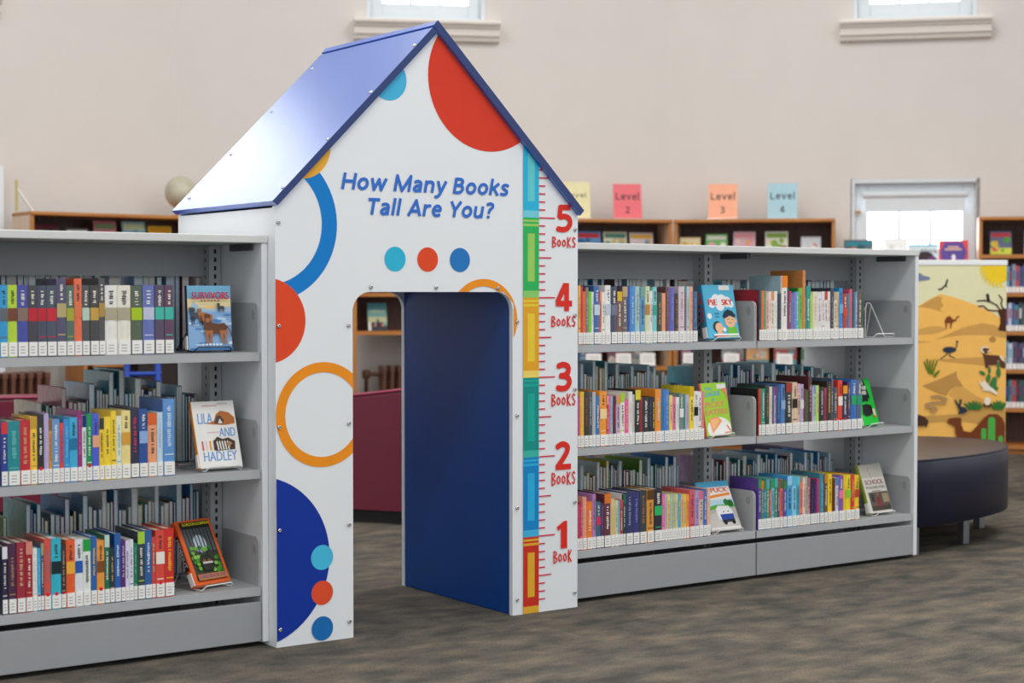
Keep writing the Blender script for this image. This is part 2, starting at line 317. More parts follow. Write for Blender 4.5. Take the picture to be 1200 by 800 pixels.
GLOW_S = 4.6
WORLD_S = 0.95
FILL_E = 55
FILLS = [(-3, -3, 1), (0, -3, 1), (3, -3, 1), (-2, 0.5, 1), (1, 0.8, 1), (4, -1, 1), (0.6, 3.2, 0.8), (3.6, 1.8, 0.9)]  # added area lights; the last two brighten the back wall
EXPO = 0.42
ROWS = {
 'L1': (0.864, '''-0.7811 -0.7608 0.193 1198d2 6a6a70
-0.7602 -0.7351 0.193 b4d41e 7a4a38
-0.7345 -0.7058 0.193 3a3f9e 8a7468
-0.7052 -0.6800 0.192 35323c c0303c
-0.6794 -0.6548 0.192 3a4058 c0303c
-0.6541 -0.6276 0.192 3c4a5c c83440
-0.6269 -0.6003 0.211 4c4468 b8a878
-0.5996 -0.5780 0.192 4a6858 a8a840
-0.5774 -0.5562 0.211 e8683e e07850
-0.5556 -0.5346 0.193 45464c b8d0c0
-0.5329 -0.5084 0.193 3a3838 c8a050
-0.5078 -0.4906 0.212 48484c b09050
-0.4900 -0.4555 0.193 e8e6e0 b0a890
-0.4543 -0.4162 0.193 e6e2d4 b0a890
-0.4150 -0.3824 0.192 4a5a44 a8c828
-0.3804 -0.3463 0.194 5c6cb4 c0c8e0
-0.3443 -0.3172 0.194 4c3a5c 48b8a8
-0.3156 -0.2888 0.194 583050 48b8a8
'''),
 'L2': (0.517, '''-0.7811 -0.7639 0.171 2c3c98 d83c48
-0.7633 -0.7307 0.173 0f8c94 70c0c0
-0.7301 -0.7027 0.175 c42434 d8a078
-0.7021 -0.6835 0.183 f6c83c c8a040
-0.6829 -0.6649 0.188 2c2a2c e8e8e8 d
-0.6642 -0.6513 0.190 bcaad8 c8c0dc
-0.6507 -0.6427 0.174 d89838 8a6a30
-0.6421 -0.6214 0.173 6c9cd0 f0f0f0
-0.6208 -0.6100 0.163 e04840 2858b0
-0.6094 -0.5936 0.172 2c94d8 80c0e8
-0.5930 -0.5715 0.176 38b0dc 2878a8
-0.5709 -0.5583 0.194 98287c c870a8
-0.5577 -0.5464 0.181 e4e6ea 24347c
-0.5458 -0.5297 0.183 0c9458 d0e8d0 d
-0.5291 -0.5096 0.183 4c60d8 e8a888
-0.5090 -0.4957 0.171 f4cc2c 404040
-0.4951 -0.4762 0.174 f8d838 585030
-0.4754 -0.4606 0.189 f8d434 604020
-0.4600 -0.4449 0.175 e8e8d0 60c0d8
-0.4443 -0.4189 0.189 f0dc90 d8a040
-0.4181 -0.3943 0.196 2c2c48 d83460
-0.3935 -0.3684 0.191 20509c 90b0e0
-0.3676 -0.3411 0.178 f0a070 e06838
-0.3399 -0.3229 0.180 c0dcf0 98b8d8
-0.3217 -0.2875 0.217 5c94d4 d0e0f0
'''),
 'L3': (0.174, '''-0.7811 -0.7668 0.182 2a2a48 e0e0e8
-0.7647 -0.7434 0.189 4c2848 b08860
-0.7417 -0.7185 0.190 a02c40 d8b890
-0.7174 -0.6990 0.190 a82430 d88878
-0.6983 -0.6861 0.171 e8e8e4 d0d0d0
-0.6855 -0.6766 0.170 40a8dc 90d0f0 d
-0.6760 -0.6675 0.183 505468 a09878
-0.6669 -0.6484 0.193 d8544c 808088 d
-0.6474 -0.6201 0.192 30b8d0 203038 d
-0.6195 -0.6065 0.173 3c3034 b09890 d
-0.6055 -0.5814 0.185 e8602c f0b040
-0.5807 -0.5591 0.185 e4e8f0 2c5cb0
-0.5585 -0.5362 0.183 e4ece4 28a048
-0.5355 -0.5191 0.189 2c64ac e0c060
-0.5185 -0.4972 0.176 f09c40 805028 d
-0.4966 -0.4821 0.190 107058 c0d8c8
-0.4815 -0.4676 0.153 243438 c8a868
-0.4670 -0.4496 0.191 2860ac d0e0f0
-0.4490 -0.4359 0.171 5c2c78 d0c0d8
-0.4353 -0.4256 0.170 d8d8ec 8070b0
-0.4250 -0.4122 0.171 e0e0ec 7868b0
-0.4116 -0.4007 0.160 108058 80c0a0
-0.4001 -0.3792 0.191 34444c a8d048
-0.3784 -0.3584 0.193 2c62a4 e0e4e8
-0.3578 -0.3471 0.173 c84848 a8d8b8
-0.3463 -0.3201 0.190 e04c3c f0e8e0 d
-0.3193 -0.2916 0.193 d42c2c f4c030
'''),
 'R1': (0.858, '''1.1499 1.1605 0.197 f0b048 c83028
1.1611 1.1691 0.194 d02c28 e05040
1.1697 1.1805 0.177 f06428 f08040
1.1811 1.1929 0.191 887468 d0c8c0
1.1935 1.2062 0.177 70c838 a0d870
1.2068 1.2148 0.176 e8e8e8 c0c0c0
1.2154 1.2398 0.196 3464a4 c8d8e8
1.2407 1.2487 0.177 e06848 f09070
1.2493 1.2628 0.175 ece8e0 40a880
1.2641 1.2871 0.198 ecece8 c0ccd8
1.2889 1.3138 0.194 3c405c 787c94
1.3144 1.3358 0.177 7c5444 e0b840
1.3367 1.3592 0.194 685c60 c0a880
1.3601 1.3699 0.196 24409c 5068b0
1.3708 1.3926 0.195 4088d0 b0d0f0
1.3939 1.4140 0.195 a0c8cc b07848
1.4153 1.4373 0.193 5898c4 80a8a0
1.4387 1.4581 0.195 d4dcb4 c08848
1.4590 1.4708 0.179 ece8e8 d04050
1.4717 1.4903 0.193 7cccd0 40a898
1.4916 1.5131 0.174 2c3c2c b89050
1.5137 1.5291 0.172 f0a078 f0b890
1.5300 1.5461 0.193 684040 a88060
1.5467 1.5696 0.189 5c5cb8 9090d8
1.5706 1.5881 0.170 3c2820 a87838
1.5891 1.6155 0.195 d8c8d0 a08880
1.6165 1.6253 0.174 885878 d05858
1.6263 1.6386 0.195 a8d0d8 70b040
1.6396 1.6535 0.195 eca890 e08070
1.6544 1.6748 0.178 3c5c84 7890b0
'''),
 'R2': (0.520, '''1.1478 1.1584 0.171 c84890 d870a8
1.1590 1.1746 0.187 f4c030 f0d070
1.1752 1.1929 0.187 3c3430 a05838
1.1938 1.2101 0.184 4c5054 b0b4b8
1.2109 1.2243 0.184 b8b8bc d0d0d4
1.2251 1.2407 0.171 2078b8 f0f0f0
1.2413 1.2702 0.186 f89c24 f8d8a0
1.2708 1.2793 0.170 c82444 f0a0a8
1.2799 1.2893 0.170 d868a8 e0a0c8
1.2899 1.2979 0.168 88c8c8 60a090
1.2985 1.3112 0.167 58143c c82040
1.3118 1.3292 0.170 c8b0d0 d8a058
1.3298 1.3491 0.178 ece8dc a8d048
1.3497 1.3663 0.153 e85ca8 f4d030
1.3669 1.3832 0.180 e8e4e0 e0b8b0
1.3838 1.3930 0.170 b8d0d8 e0a870
1.3936 1.4180 0.185 2c2828 e0d040
1.4186 1.4270 0.161 a83038 704040
1.4276 1.4549 0.159 2c2c30 e8e8e8
1.4558 1.4689 0.160 201f22 6060a0
1.4695 1.4835 0.158 26242a e8d040
1.4841 1.5103 0.185 f49430 b0e0dc
1.5109 1.5231 0.185 2878a8 2090b0
1.5237 1.5474 0.182 4880d0 90b4e0
1.5480 1.5634 0.162 f0d468 d04888
1.5640 1.5773 0.154 e070a0 3c5c48
1.5779 1.5931 0.154 e8e8e8 c0c0c0
1.5940 1.6126 0.167 788c84 e8ece8
1.6132 1.6212 0.163 209080 40a898
1.6219 1.6402 0.161 c0b0c8 a898b4
1.6408 1.6599 0.189 f8dc20 d0b020
1.6605 1.6797 0.172 ece8e8 202020
1.6803 1.6963 0.170 e8e8e8 202020
1.6972 1.7081 0.171 e88880 e87070
'''),
 'R3': (0.174, '''1.1457 1.1579 0.153 d03868 e06090
1.1585 1.1688 0.160 c84060 e8a8b8
1.1694 1.1861 0.177 eca088 e8c0a8
1.1867 1.2108 0.160 f47c2c f0e8e0
1.2114 1.2258 0.184 b080c0 605048
1.2268 1.2458 0.157 40687c d03868
1.2464 1.2593 0.152 503060 8868a0
1.2603 1.2880 0.182 683440 e07830
1.2890 1.3062 0.163 d8c498 e8c030
1.3073 1.3215 0.157 d8c8a0 50b860
1.3221 1.3301 0.155 58b4d8 90d0e8
1.3307 1.3419 0.156 cc2c30 d84848
1.3429 1.3541 0.175 204838 307058
1.3552 1.3850 0.180 343868 9098c8
1.3860 1.4139 0.178 383878 8080c0
1.4154 1.4456 0.182 384048 b07848
1.4472 1.4786 0.181 e49c38 604020
1.4802 1.5155 0.183 2c2838 30b868
1.5161 1.5279 0.163 e070b0 f0d040
1.5288 1.5401 0.162 d8a8d0 60c0c8
1.5409 1.5523 0.161 e8d878 d04890
1.5531 1.5645 0.160 98c8d0 e8d060
1.5654 1.5767 0.160 c8c080 70b0c8
1.5776 1.5890 0.159 d8d0a8 d878a8
1.5899 1.6013 0.158 38b0d0 e0e070
1.6022 1.6137 0.157 e0b888 e06890
1.6146 1.6261 0.156 f0c850 48a8c0
1.6270 1.6402 0.155 f0a048 d86040
1.6420 1.6660 0.169 d8606c 803860
1.6669 1.6857 0.164 b898c8 5078c0
1.6866 1.7055 0.162 e0c8b0 d87088
1.7064 1.7235 0.165 4870c0 d0d8e8
1.7244 1.7388 0.167 f0b898 e8d0b0
'''),
 'S1': (0.856, '''1.9722 1.9830 0.184 204c50 2858a8
1.9836 1.9956 0.181 e86c2c f09858
1.9963 2.0064 0.177 48a060 90c8a0
2.0071 2.0192 0.177 e0b0b0 c04858
2.0198 2.0319 0.177 e8e0d8 e07838
2.0325 2.0447 0.177 ecdcc8 e89858
2.0453 2.0620 0.179 e8e8e4 c0c8d0
2.0646 2.0820 0.170 2c3044 585c78
2.0826 2.1111 0.235 f0ece4 f08828
2.1117 2.1201 0.188 483c70 7060a0
2.1208 2.1305 0.179 a82838 d05060
2.1318 2.1398 0.170 3888c0 70b0d8
2.1410 2.1547 0.174 8c68b8 b898d8
2.1553 2.1691 0.177 48b0dc d0e8f0
2.1697 2.1894 0.191 78b83c 3c8c3c
2.1907 2.2046 0.256 d88040 e8a870
2.2052 2.2291 0.198 0f8878 38a090
2.2297 2.2417 0.175 a8d850 c0e080
2.2430 2.2670 0.177 e8dcc0 e0b090
2.2676 2.2870 0.175 e0e0e4 7870b0
2.2884 2.3038 0.178 e8e4e0 d04848
2.3045 2.3186 0.178 e8e4e0 d04848
2.3193 2.3342 0.178 e8e4e0 d04848
2.3348 2.3524 0.191 303448 9890a0
2.3538 2.3681 0.177 e4d8c0 c0b090
2.3687 2.3796 0.177 d8c090 b89060
2.3803 2.4001 0.191 1088d0 68b8e8
2.4015 2.4228 0.170 b82c24 e05030
2.4241 2.4365 0.170 3878a0 38a060
2.4372 2.4503 0.187 d85870 e08898
2.4517 2.4642 0.177 245060 407888
2.4655 2.4794 0.177 6898c0 e8e8e8
2.4808 2.5024 0.175 70483c e8e0d8
2.5031 2.5121 0.175 285040 306850
'''),
 'S2': (0.516, '''1.9722 1.9830 0.170 c84030 a03028
1.9842 2.0020 0.170 30987c e0ece8
2.0032 2.0236 0.183 284038 d88040
2.0249 2.0383 0.176 e8d8c0 d0b890
2.0389 2.0479 0.175 2858a0 4878c0
2.0485 2.0575 0.175 d8a8b8 a03868
2.0588 2.0800 0.179 24508c 6890c0
2.0813 2.1026 0.183 4c80c0 90b0d8
2.1046 2.1370 0.187 2c2c28 a84038
2.1384 2.1645 0.188 e0c8a8 302828
2.1651 2.1776 0.183 ecc0a8 d8a8c0
2.1789 2.1973 0.180 b8b0d0 e0e0e0
2.1986 2.2105 0.163 702830 a04848
2.2112 2.2204 0.158 286848 489868
2.2218 2.2403 0.207 502028 d0b0a0
2.2417 2.2497 0.169 c0a8d0 d8c8e0
2.2503 2.2603 0.173 a8d8c0 8098d0
2.2616 2.2770 0.173 b8e068 e868a0
2.2783 2.3038 0.167 242024 c8c0b8
2.3052 2.3173 0.164 a83050 703050
2.3186 2.3409 0.185 302824 e0b040
2.3423 2.3511 0.197 485870 687890
2.3524 2.3749 0.163 504848 d0c8c4 d
2.3769 2.4008 0.188 e84020 f0e8e0 d
2.4022 2.4262 0.168 202c50 f0a030 d
2.4276 2.4455 0.180 483060 d0a888
2.4469 2.4766 0.189 2870c0 30a868
2.4780 2.5059 0.188 586484 30a078
'''),
 'S3': (0.172, '''1.9701 1.9859 0.185 6040a0 28a050
1.9866 1.9973 0.179 508858 e87828
1.9980 2.0094 0.178 3080c0 309050
2.0100 2.0253 0.182 40986c 60a8c0
2.0260 2.0349 0.174 d84830 408048
2.0362 2.0509 0.183 80b8d8 28a058
2.0515 2.0669 0.184 409068 50b0b8
2.0682 2.0779 0.174 604880 806850
2.0792 2.0940 0.178 e87060 507050
2.0953 2.1134 0.172 5c50a0 508048
2.1147 2.1394 0.187 40a4e0 90d0f0
2.1407 2.1636 0.185 88d0e8 60b8dc
2.1649 2.1787 0.184 20a8c8 60c8d8
2.1800 2.1951 0.162 f08060 3060b0
2.1965 2.2096 0.177 ecd4c8 c83038
2.2110 2.2202 0.181 a8b898 589060
2.2215 2.2335 0.173 d890b0 a86888
2.2348 2.2548 0.167 2c2030 6c4878
2.2561 2.2681 0.164 3c2468 7848a0
2.2694 2.2815 0.168 d02864 4878c0
2.2835 2.3049 0.186 408ca0 70c0d0
2.3070 2.3252 0.182 70503c c88838
2.3265 2.3488 0.182 f8d020 604828
2.3502 2.3658 0.163 602820 803830
2.3672 2.3828 0.166 d8dce4 4888c0
2.3842 2.4088 0.172 8858b0 f080a8
2.4102 2.4205 0.173 f4cc28 f8e060
2.4219 2.4480 0.172 f0dc20 88d040
2.4494 2.4688 0.171 d83040 f0d030
2.4702 2.4938 0.169 f8cc20 c04830
'''),
}
# ------------------------------------------------------------------ camera
cam = bpy.data.cameras.new('camera'); co = bpy.data.objects.new('camera', cam); COL.objects.link(co)
co.location = (-2.2023, -4.3211, 1.0301)
co.rotation_euler = (PI / 2 - 0.0287, 0.0, -0.6131)
cam.sensor_width = 36.0; cam.lens = 1943.5 / 1200 * 36.0
cam.clip_start = 0.05; cam.clip_end = 60
cam.dof.use_dof = True; cam.dof.focus_distance = 5.3; cam.dof.aperture_fstop = 3.2
S.camera = co

# ------------------------------------------------------------------ room shell
floor = MB(); floor.box(-9, 12, -10, 9, -0.05, 0, carpet_mat()); tag(floor.build('floor'), kind='structure')
M_WALL = mat('d6d0cb', 0.8, var=0.015, scale=3, bump=0.15)
M_CEIL = mat('dcdad6', 0.9, var=0.02, scale=2)
M_TRIM = mat('e6dfd8', 0.5, var=0.015)
M_FRAME = mat('d2d9de', 0.4, var=0.015)
HW = 5.2
corners = [(-4.16, 4.86), (-1.02, 6.02), (2.307, 5.925), (5.303, 4.465), (7.575, 2.03), (8.72, -1.10)]
names = ['wall_far_left', 'wall_left', 'wall_back', 'wall_right', 'wall_far_right']
def facet(i):
    (x0, y0), (x1, y1) = corners[i], corners[i + 1]
    return (x0, y0), math.atan2(y1 - y0, x1 - x0), math.hypot(x1 - x0, y1 - y0)
holes = {1: [(1.26, 2.07, 2.86, 4.9)], 2: [(1.245, 2.055, 2.86, 4.9)], 3: [(1.245, 2.055, 2.86, 4.9), (1.235, 2.085, 1.20, 1.805)]}
for i, nm in enumerate(names):
    p, a, L = facet(i); w = MB(); T = 0.22
    hs = holes.get(i, [])
    if not hs: w.box(0, L, 0, T, 0, HW, M_WALL)
    else:
        u0, u1 = hs[0][0], hs[0][1]
        w.box(0, u0, 0, T, 0, HW, M_WALL); w.box(u1, L, 0, T, 0, HW, M_WALL)
        zs = sorted((h[2], h[3]) for h in hs); z = 0
        for a0, a1 in zs: w.box(u0, u1, 0, T, z, a0, M_WALL); z = a1
        w.box(u0, u1, 0, T, z, HW, M_WALL)
        if i == 3: w.box(u0 - 0.01, u0, 0, T, 1.2, 1.805, M_WALL)
    tag(w.build(nm, None, (p[0], p[1], 0), (0, 0, a)), kind='structure')
ce = MB(); ce.box(-9, 12, -9, 9, HW, HW + 0.1, M_CEIL); tag(ce.build('ceiling'), kind='structure')

def window(num, i, u0, u1, z0, z1, cols, rows, glow, sill=True, blind=False):
    p, a, L = facet(i)
    root = bpy.data.objects.new('window_%d' % num, None); COL.objects.link(root)
    root.location = (p[0], p[1], 0); root.rotation_euler = (0, 0, a); root['kind'] = 'structure'
    f = MB(); t = 0.085
    y0, y1 = 0.05, 0.11
    f.box(u0, u0 + 0.03, 0.0, 0.13, z0, z1, M_FRAME); f.box(u1 - 0.03, u1, 0.0, 0.13, z0, z1, M_FRAME)
    f.box(u0 + 0.03, u1 - 0.03, 0.0, 0.13, z1 - 0.03, z1, M_FRAME); f.box(u0 + 0.03, u1 - 0.03, 0.0, 0.13, z0, z0 + 0.03, M_FRAME)
    a0, a1, b0, b1 = u0 + 0.03, u1 - 0.03, z0 + 0.03, z1 - 0.03
    f.box(a0, a0 + t, y0, y1, b0, b1, M_FRAME); f.box(a1 - t, a1, y0, y1, b0, b1, M_FRAME)
    f.box(a0 + t, a1 - t, y0, y1, b0, b0 + 0.10, M_FRAME); f.box(a0 + t, a1 - t, y0, y1, b1 - t, b1, M_FRAME)
    f.build('window_frame', root, bevel=0.004)
    c0, c1, d0, d1 = a0 + t, a1 - t, b0 + 0.10, b1 - t
    g = MB()
    for k in range(1, cols):
        x = c0 + (c1 - c0) * k / cols; g.box(x - 0.012, x + 0.012, 0.06, 0.10, d0, d1, M_FRAME)
    for k in range(1, rows):
        z = d0 + (d1 - d0) * k / rows; g.box(c0, c1, 0.062, 0.098, z - 0.009, z + 0.009, M_FRAME)
    g.build('muntin', root)
    q = MB(); q.box(c0, c1, 0.078, 0.082, d0, d1, glow); q.build('pane', root)
    if sill:
        s = MB(); x0, x1 = u0 - 0.085, u1 + 0.085
        prof = [(0.0, 0), (-0.13, 0), (-0.135, -0.012), (-0.13, -0.025), (-0.105, -0.03), (-0.10, -0.045), (-0.085, -0.05), (-0.075, -0.095), (-0.055, -0.10), (-0.045, -0.125), (-0.03, -0.13), (0, -0.13)]
        s.prism([(x, z) for x, z in prof], lambda y, z, d: (d, y, z0 + z), x0, x1, M_TRIM)
        s.build('window_sill', root)
    if blind:
        s = MB(); s.tube([(c0 - 0.03, 0.03, b1 - 0.075), (c1 + 0.03, 0.03, b1 - 0.075)], 0.022, M_FRAME, 12)
        s.box(c0 - 0.02, c1 + 0.02, 0.027, 0.03, b1 - 0.185, b1 - 0.075, M_FRAME); s.box(c0 - 0.02, c1 + 0.02, 0.022, 0.035, b1 - 0.195, b1 - 0.183, M_FRAME)
        s.build('roller_blind', root)
        s = MB(); s.box(u0 + 0.01, u0 + 0.07, 0.01, 0.03, b1 - 0.20, b1 - 0.185, OAK); s.build('latch', root)
    return root
GLOW = glow_mat(GLOW_S)
window(1, 2, 1.245, 2.055, 2.86, 4.9, 3, 4, GLOW)
window(2, 3, 1.245, 2.055, 2.86, 4.9, 3, 4, GLOW)
window(3, 3, 1.235, 2.085, 1.20, 1.805, 3, 1, GLOW, sill=False, blind=True)
window(4, 1, 1.26, 2.07, 2.86, 4.9, 3, 4, GLOW)

# ------------------------------------------------------------------ playhouse
W, D, DX0, DX1, DH = 1.1008, 0.68, 0.256, 0.840, 1.036
CX = W / 2; TH = 0.018
M_LAM = mat('e6eaee', 0.33, var=0.012, scale=4)
M_NAVY = mat('004490', 0.34, spec=0.35, var=0.06, scale=5)
M_ROOF = mat('2860c0', 0.34, coat=1.0, spec=0.8, var=0.03, scale=4)
M_ROOF.node_tree.nodes['Principled BSDF'].inputs['Coat Roughness'].default_value = 0.27
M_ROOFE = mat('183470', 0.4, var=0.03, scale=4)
TLx, TLz = CX - 0.566, 1.302
APz = TLz + 0.566; RT = 0.024; dg = RT * 0.70711
under = lambda x: TLz - 2 * dg + (x - TLx if x < CX else 2 * CX - TLx - x)
def door_outline(a, b, top, r=0.06, n=10):
    pts = [(a, 0)]
    for k in range(n + 1):
        t = PI - PI / 2 * k / n; pts.append((a + r + r * math.cos(t), top - r + r * math.sin(t)))
    for k in range(n + 1):
        t = PI / 2 - PI / 2 * k / n; pts.append((b - r + r * math.cos(t), top - r + r * math.sin(t)))
    pts.append((b, 0)); return pts
outline = [(0, 0)] + door_outline(DX0, DX1, DH) + [(W, 0), (W, under(W) - 0.001), (CX, under(CX) - 0.001), (0, under(0) - 0.001)]
house = thing('playhouse', 'white playhouse doorway with blue roof, coloured circles and a book height ruler', 'playhouse', (0, 0, 0))
fp = MB(); fp.prism(outline, lambda a, b, d: (a, d, b), 0.0, TH, M_LAM)
# printed decoration on the front
c_cyan, c_red, c_blue, c_ring, c_or, c_roy, c_yel = ink('30b4d8'), ink('e24a24'), ink('2477c0'), ink('0a7ccc'), ink('f0921c'), ink('10349a'), ink('f0b03c')
c_sky, c_bigr = ink('46b4dc'), ink('d83a22')
def gable(poly): return clip(clip(clip(poly, -1, 0, -0.0005), -1, 1, under(0) - 0.002), 1, 1, under(0) + W - 0.002)
LAY = [0]
def lay():
    LAY[0] += 1; return 0.0003 + 0.00012 * LAY[0]
def spot(cx, cz, r, m):
    p = gable(disc(cx, cz, r, 72))
    if len(p) > 2: fp.flat(p, FR, lay(), m)
def ring(cx, cz, r0, r1, m, keep=None, a0=0, a1=360, n=96):
    d = lay()
    for k in range(n):
        t0 = R(a0 + (a1 - a0) * k / n); t1 = R(a0 + (a1 - a0) * (k + 1) / n)
        q = [(cx + r0 * math.cos(t0), cz + r0 * math.sin(t0)), (cx + r1 * math.cos(t0), cz + r1 * math.sin(t0)), (cx + r1 * math.cos(t1), cz + r1 * math.sin(t1)), (cx + r0 * math.cos(t1), cz + r0 * math.sin(t1))]
        for part in (keep(q) if keep else [q]):
            part = gable(part)
            if len(part) > 2: fp.flat(part, FR, d, m)
ring(-0.025, 1.235, 0.178, 0.229, c_ring)
spot(0.087, 1.462, 0.096, c_yel)
spot(-0.026, 0.952, 0.124, c_red)
spot(0.383, 1.676, 0.063, c_sky)
spot(0.748, 1.702, 0.225, c_bigr)
for x, m in ((0.404, c_cyan), (0.5205, c_red), (0.639, c_blue)): spot(x, 1.1355, 0.0375, m)
def beside_door(q): return [clip(q, 1, 0, DX0 - 0.0005)]
ring(0.155, 0.674, 0.125, 0.155, c_or, keep=beside_door)
spot(-0.075, 0.255, 0.25, c_roy)
spot(0.150, 0.251, 0.037, ink('48bce0')); spot(0.150, 0.146, 0.036, ink('e0502c')); spot(0.150, 0.040, 0.036, ink('1c6cb4'))
def around_door(q):
    up = clip(q, 0, -1, -(DH + 0.0005)); rt = clip(clip(q, -1, 0, -(DX1 + 0.004)), 0, 1, DH + 0.0005)
    cor = clip(clip(clip(q, 0, 1, DH + 0.0005), 1, 0, DX1 + 0.004), -1, -1, -(DX1 + DH - 0.0335))
    return [up, rt, cor]
ring(0.728, 0.948, 0.106, 0.129, c_or, keep=around_door, a0=-30, a1=180)
# heading
M_TXT = ink('3470cc')
d = lay()
sans(fp, 'How Many Books', 0.216, 0.820, 1.3405, 0.0495, d, M_TXT, shear=0.2)
sans(fp, 'Tall Are You?', 0.302, 0.760, 1.2675, 0.0495, d, M_TXT, shear=0.2)
# the ruler of stacked books
zk = lambda k: 0.2567 * k - 0.009
bx0, bx1, ix0, ix1 = 0.8805, 0.9423, 0.898, 0.9255
BAND = [('c83222', 'e0aa30', 'e0aa30'), ('1484c8', '2cacdc', '44b4e0'), ('129088', '18a898', '3cb4a4'), ('e4a428', 'e8ca38', 'f0d468'), ('2cb45c', '9ace60', '8ccc6c'), ('28b4dc', '62cad0', '74cce0')]
d0, d1 = lay(), lay()
for k, (c, ci, cl) in enumerate(BAND):
    z0 = max(0.001, zk(k)); z1 = zk(k + 1)
    def strip(a, b, p, q, m, dd):
        poly = gable([(a, p), (b, p), (b, q), (a, q)])
        if len(poly) > 2: fp.flat(poly, FR, dd, ink(m))
    strip(bx0, bx1, z0, z1, c, d0)
    strip(bx0, bx1, z0, z0 + 0.0225, cl, d1)
    strip(bx0, bx1, z1 - 0.014, z1 - 0.007, ci, d1); strip(bx0, bx1, z1 - 0.028, z1 - 0.020, ci, d1)
    strip(ix0, ix1, z0 + 0.052, z1 - 0.051, ci, d1)
    for j in range(10):
        z = z0 + (z1 - z0) * j / 10 if k else zk(0) + 0.2567 * j / 10
        if z < 0.02: continue
        strip(0.9425, 1.007 if j == 0 else (0.992 if j == 5 else 0.9675), z - 0.0021, z + 0.0021, 'd42844', d1)
M_NUM = ink('dc3024')
dn = lay()
for k, (a, b, z0, z1) in {5: (1.0112, 1.0777, 1.2308, 1.3188), 4: (1.0084, 1.0784, 0.974, 1.0654), 3: (1.0107, 1.0771, 0.7141, 0.8075), 2: (1.0079, 1.0743, 0.458, 0.5491), 1: (1.0175, 1.058, 0.1989, 0.2887)}.items():
    if k > 1: sans(fp, str(k), a, b, z0, z1 - z0, dn, M_NUM, weight=.205)
    else: fp.flat([(a + 0.014, z0), (b - 0.001, z0), (b - 0.001, z1), (b - 0.014, z1), (a - 0.003, z1 - 0.018), (a + 0.004, z1 - 0.031), (a + 0.014, z1 - 0.024)][::1], FR, dn, M_NUM)
def hand(letters, x0, x1, z0, h):
    """hand-drawn narrow capitals, as round-tipped strokes"""
    shapes = {'B': [[(0.1, 0), (0.12, 1), (0.55, 0.95), (0.7, 0.76), (0.15, 0.52), (0.75, 0.38), (0.62, 0.1), (0.1, 0.0)]],
              'o': [[(0.4, 0.1), (0.12, 0.25), (0.12, 0.55), (0.4, 0.72), (0.68, 0.55), (0.68, 0.25), (0.4, 0.1)]],
              'K': [[(0.15, -0.02), (0.15, 1.0)], [(0.72, 0.98), (0.18, 0.45), (0.75, 0.0)]],
              'S': [[(0.68, 0.88), (0.4, 1.0), (0.14, 0.8), (0.35, 0.55), (0.68, 0.35), (0.5, 0.03), (0.12, 0.12)]]}
    wd = (x1 - x0) / len(letters)
    for i, ch in enumerate(letters):
        for st in shapes[ch]:
            fp.stroke([(x0 + (i + 0.05 + px * 0.95) * wd, z0 + pz * h) for px, pz in st], 0.0046, FR, dn, M_NUM)
for k, (a, b, z0, z1) in {5: (0.9945, 1.0945, 1.1816, 1.2157), 4: (0.9917, 1.0945, 0.9235, 0.9590), 3: (0.992, 1.0945, 0.666, 0.7052), 2: (0.9925, 1.0945, 0.408, 0.4499)}.items():
    hand('BooKS', a, b, z0, z1 - z0 - 0.002)
hand('BooK', 1.0005, 1.0786, 0.1536, 0.038)
fp.build('front_panel', house)
bp = MB(); bp.prism([(x, z) for x, z in outline], lambda a, b, d: (a, d, b), D - TH, D, M_LAM); bp.build('back_panel', house)
for nm, x0, x1 in (('side_wall', 0.0, 0.018), ('side_wall', W - 0.018, W)):
    q = MB(); q.box(x0, x1, TH, D - TH, 0, under(0.018) - 0.022, M_LAM); q.build(nm, house)
for x0, x1 in ((DX0 - 0.016, DX0 - 0.001), (DX1 + 0.002, DX1 + 0.017)):
    q = MB(); q.box(x0, x1, TH, D - TH, 0.002, 1.075, M_NAVY); q.build('inner_wall', house)['label'] = 'glossy dark blue passage wall'
q = MB(); q.box(DX0 - 0.016, DX1 + 0.017, TH, D - TH, 1.0755, 1.09, M_NAVY); q.build('passage_shade_board', house)  # unseen board added to keep the top of the passage dark
RB, RF = D + 0.016, -0.015
tl = lambda a, z, d: (a, d, z)
left = [(TLx, TLz - 0.005), (CX - dg - 0.001, APz - dg - 0.006), (CX - 0.0, APz - 2 * dg - 0.002), (TLx + dg, TLz - dg)]
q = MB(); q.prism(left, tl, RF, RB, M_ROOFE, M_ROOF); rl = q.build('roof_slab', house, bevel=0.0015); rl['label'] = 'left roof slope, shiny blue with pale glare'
TRx = CX + 0.566
right = [(TRx, TLz), (TRx - dg, TLz - dg), (CX - 0.0 + 0.0, APz - 2 * dg), (CX - dg, APz - dg), (CX, APz)]
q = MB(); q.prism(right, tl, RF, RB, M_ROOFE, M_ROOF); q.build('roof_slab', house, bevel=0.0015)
def screw(p, n, parent, r=0.0062):
    s = MB(); n = Vector(n); up = Vector((0, 0, 1)) if abs(n.z) < 0.9 else Vector((0, 1, 0))
    u = n.cross(up).normalized(); w = n.cross(u); p = Vector(p); k = 12
    rings = [(r, 0), (r, 0.0012), (r * 0.8, 0.0032), (r * 0.35, 0.0034), (r * 0.3, 0.002)]
    vs = [p + n * h + (u * math.cos(2 * PI * i / k) + w * math.sin(2 * PI * i / k)) * rr for rr, h in rings for i in range(k)]
    s.add(vs, [(j * k + i, j * k + (i + 1) % k, (j + 1) * k + (i + 1) % k, (j + 1) * k + i) for j in range(len(rings) - 1) for i in range(k)], M_CHROME, True)
    s.add(vs, [tuple(range(4 * k, 5 * k))], M_SLOT)
    return s.build('screw', parent)
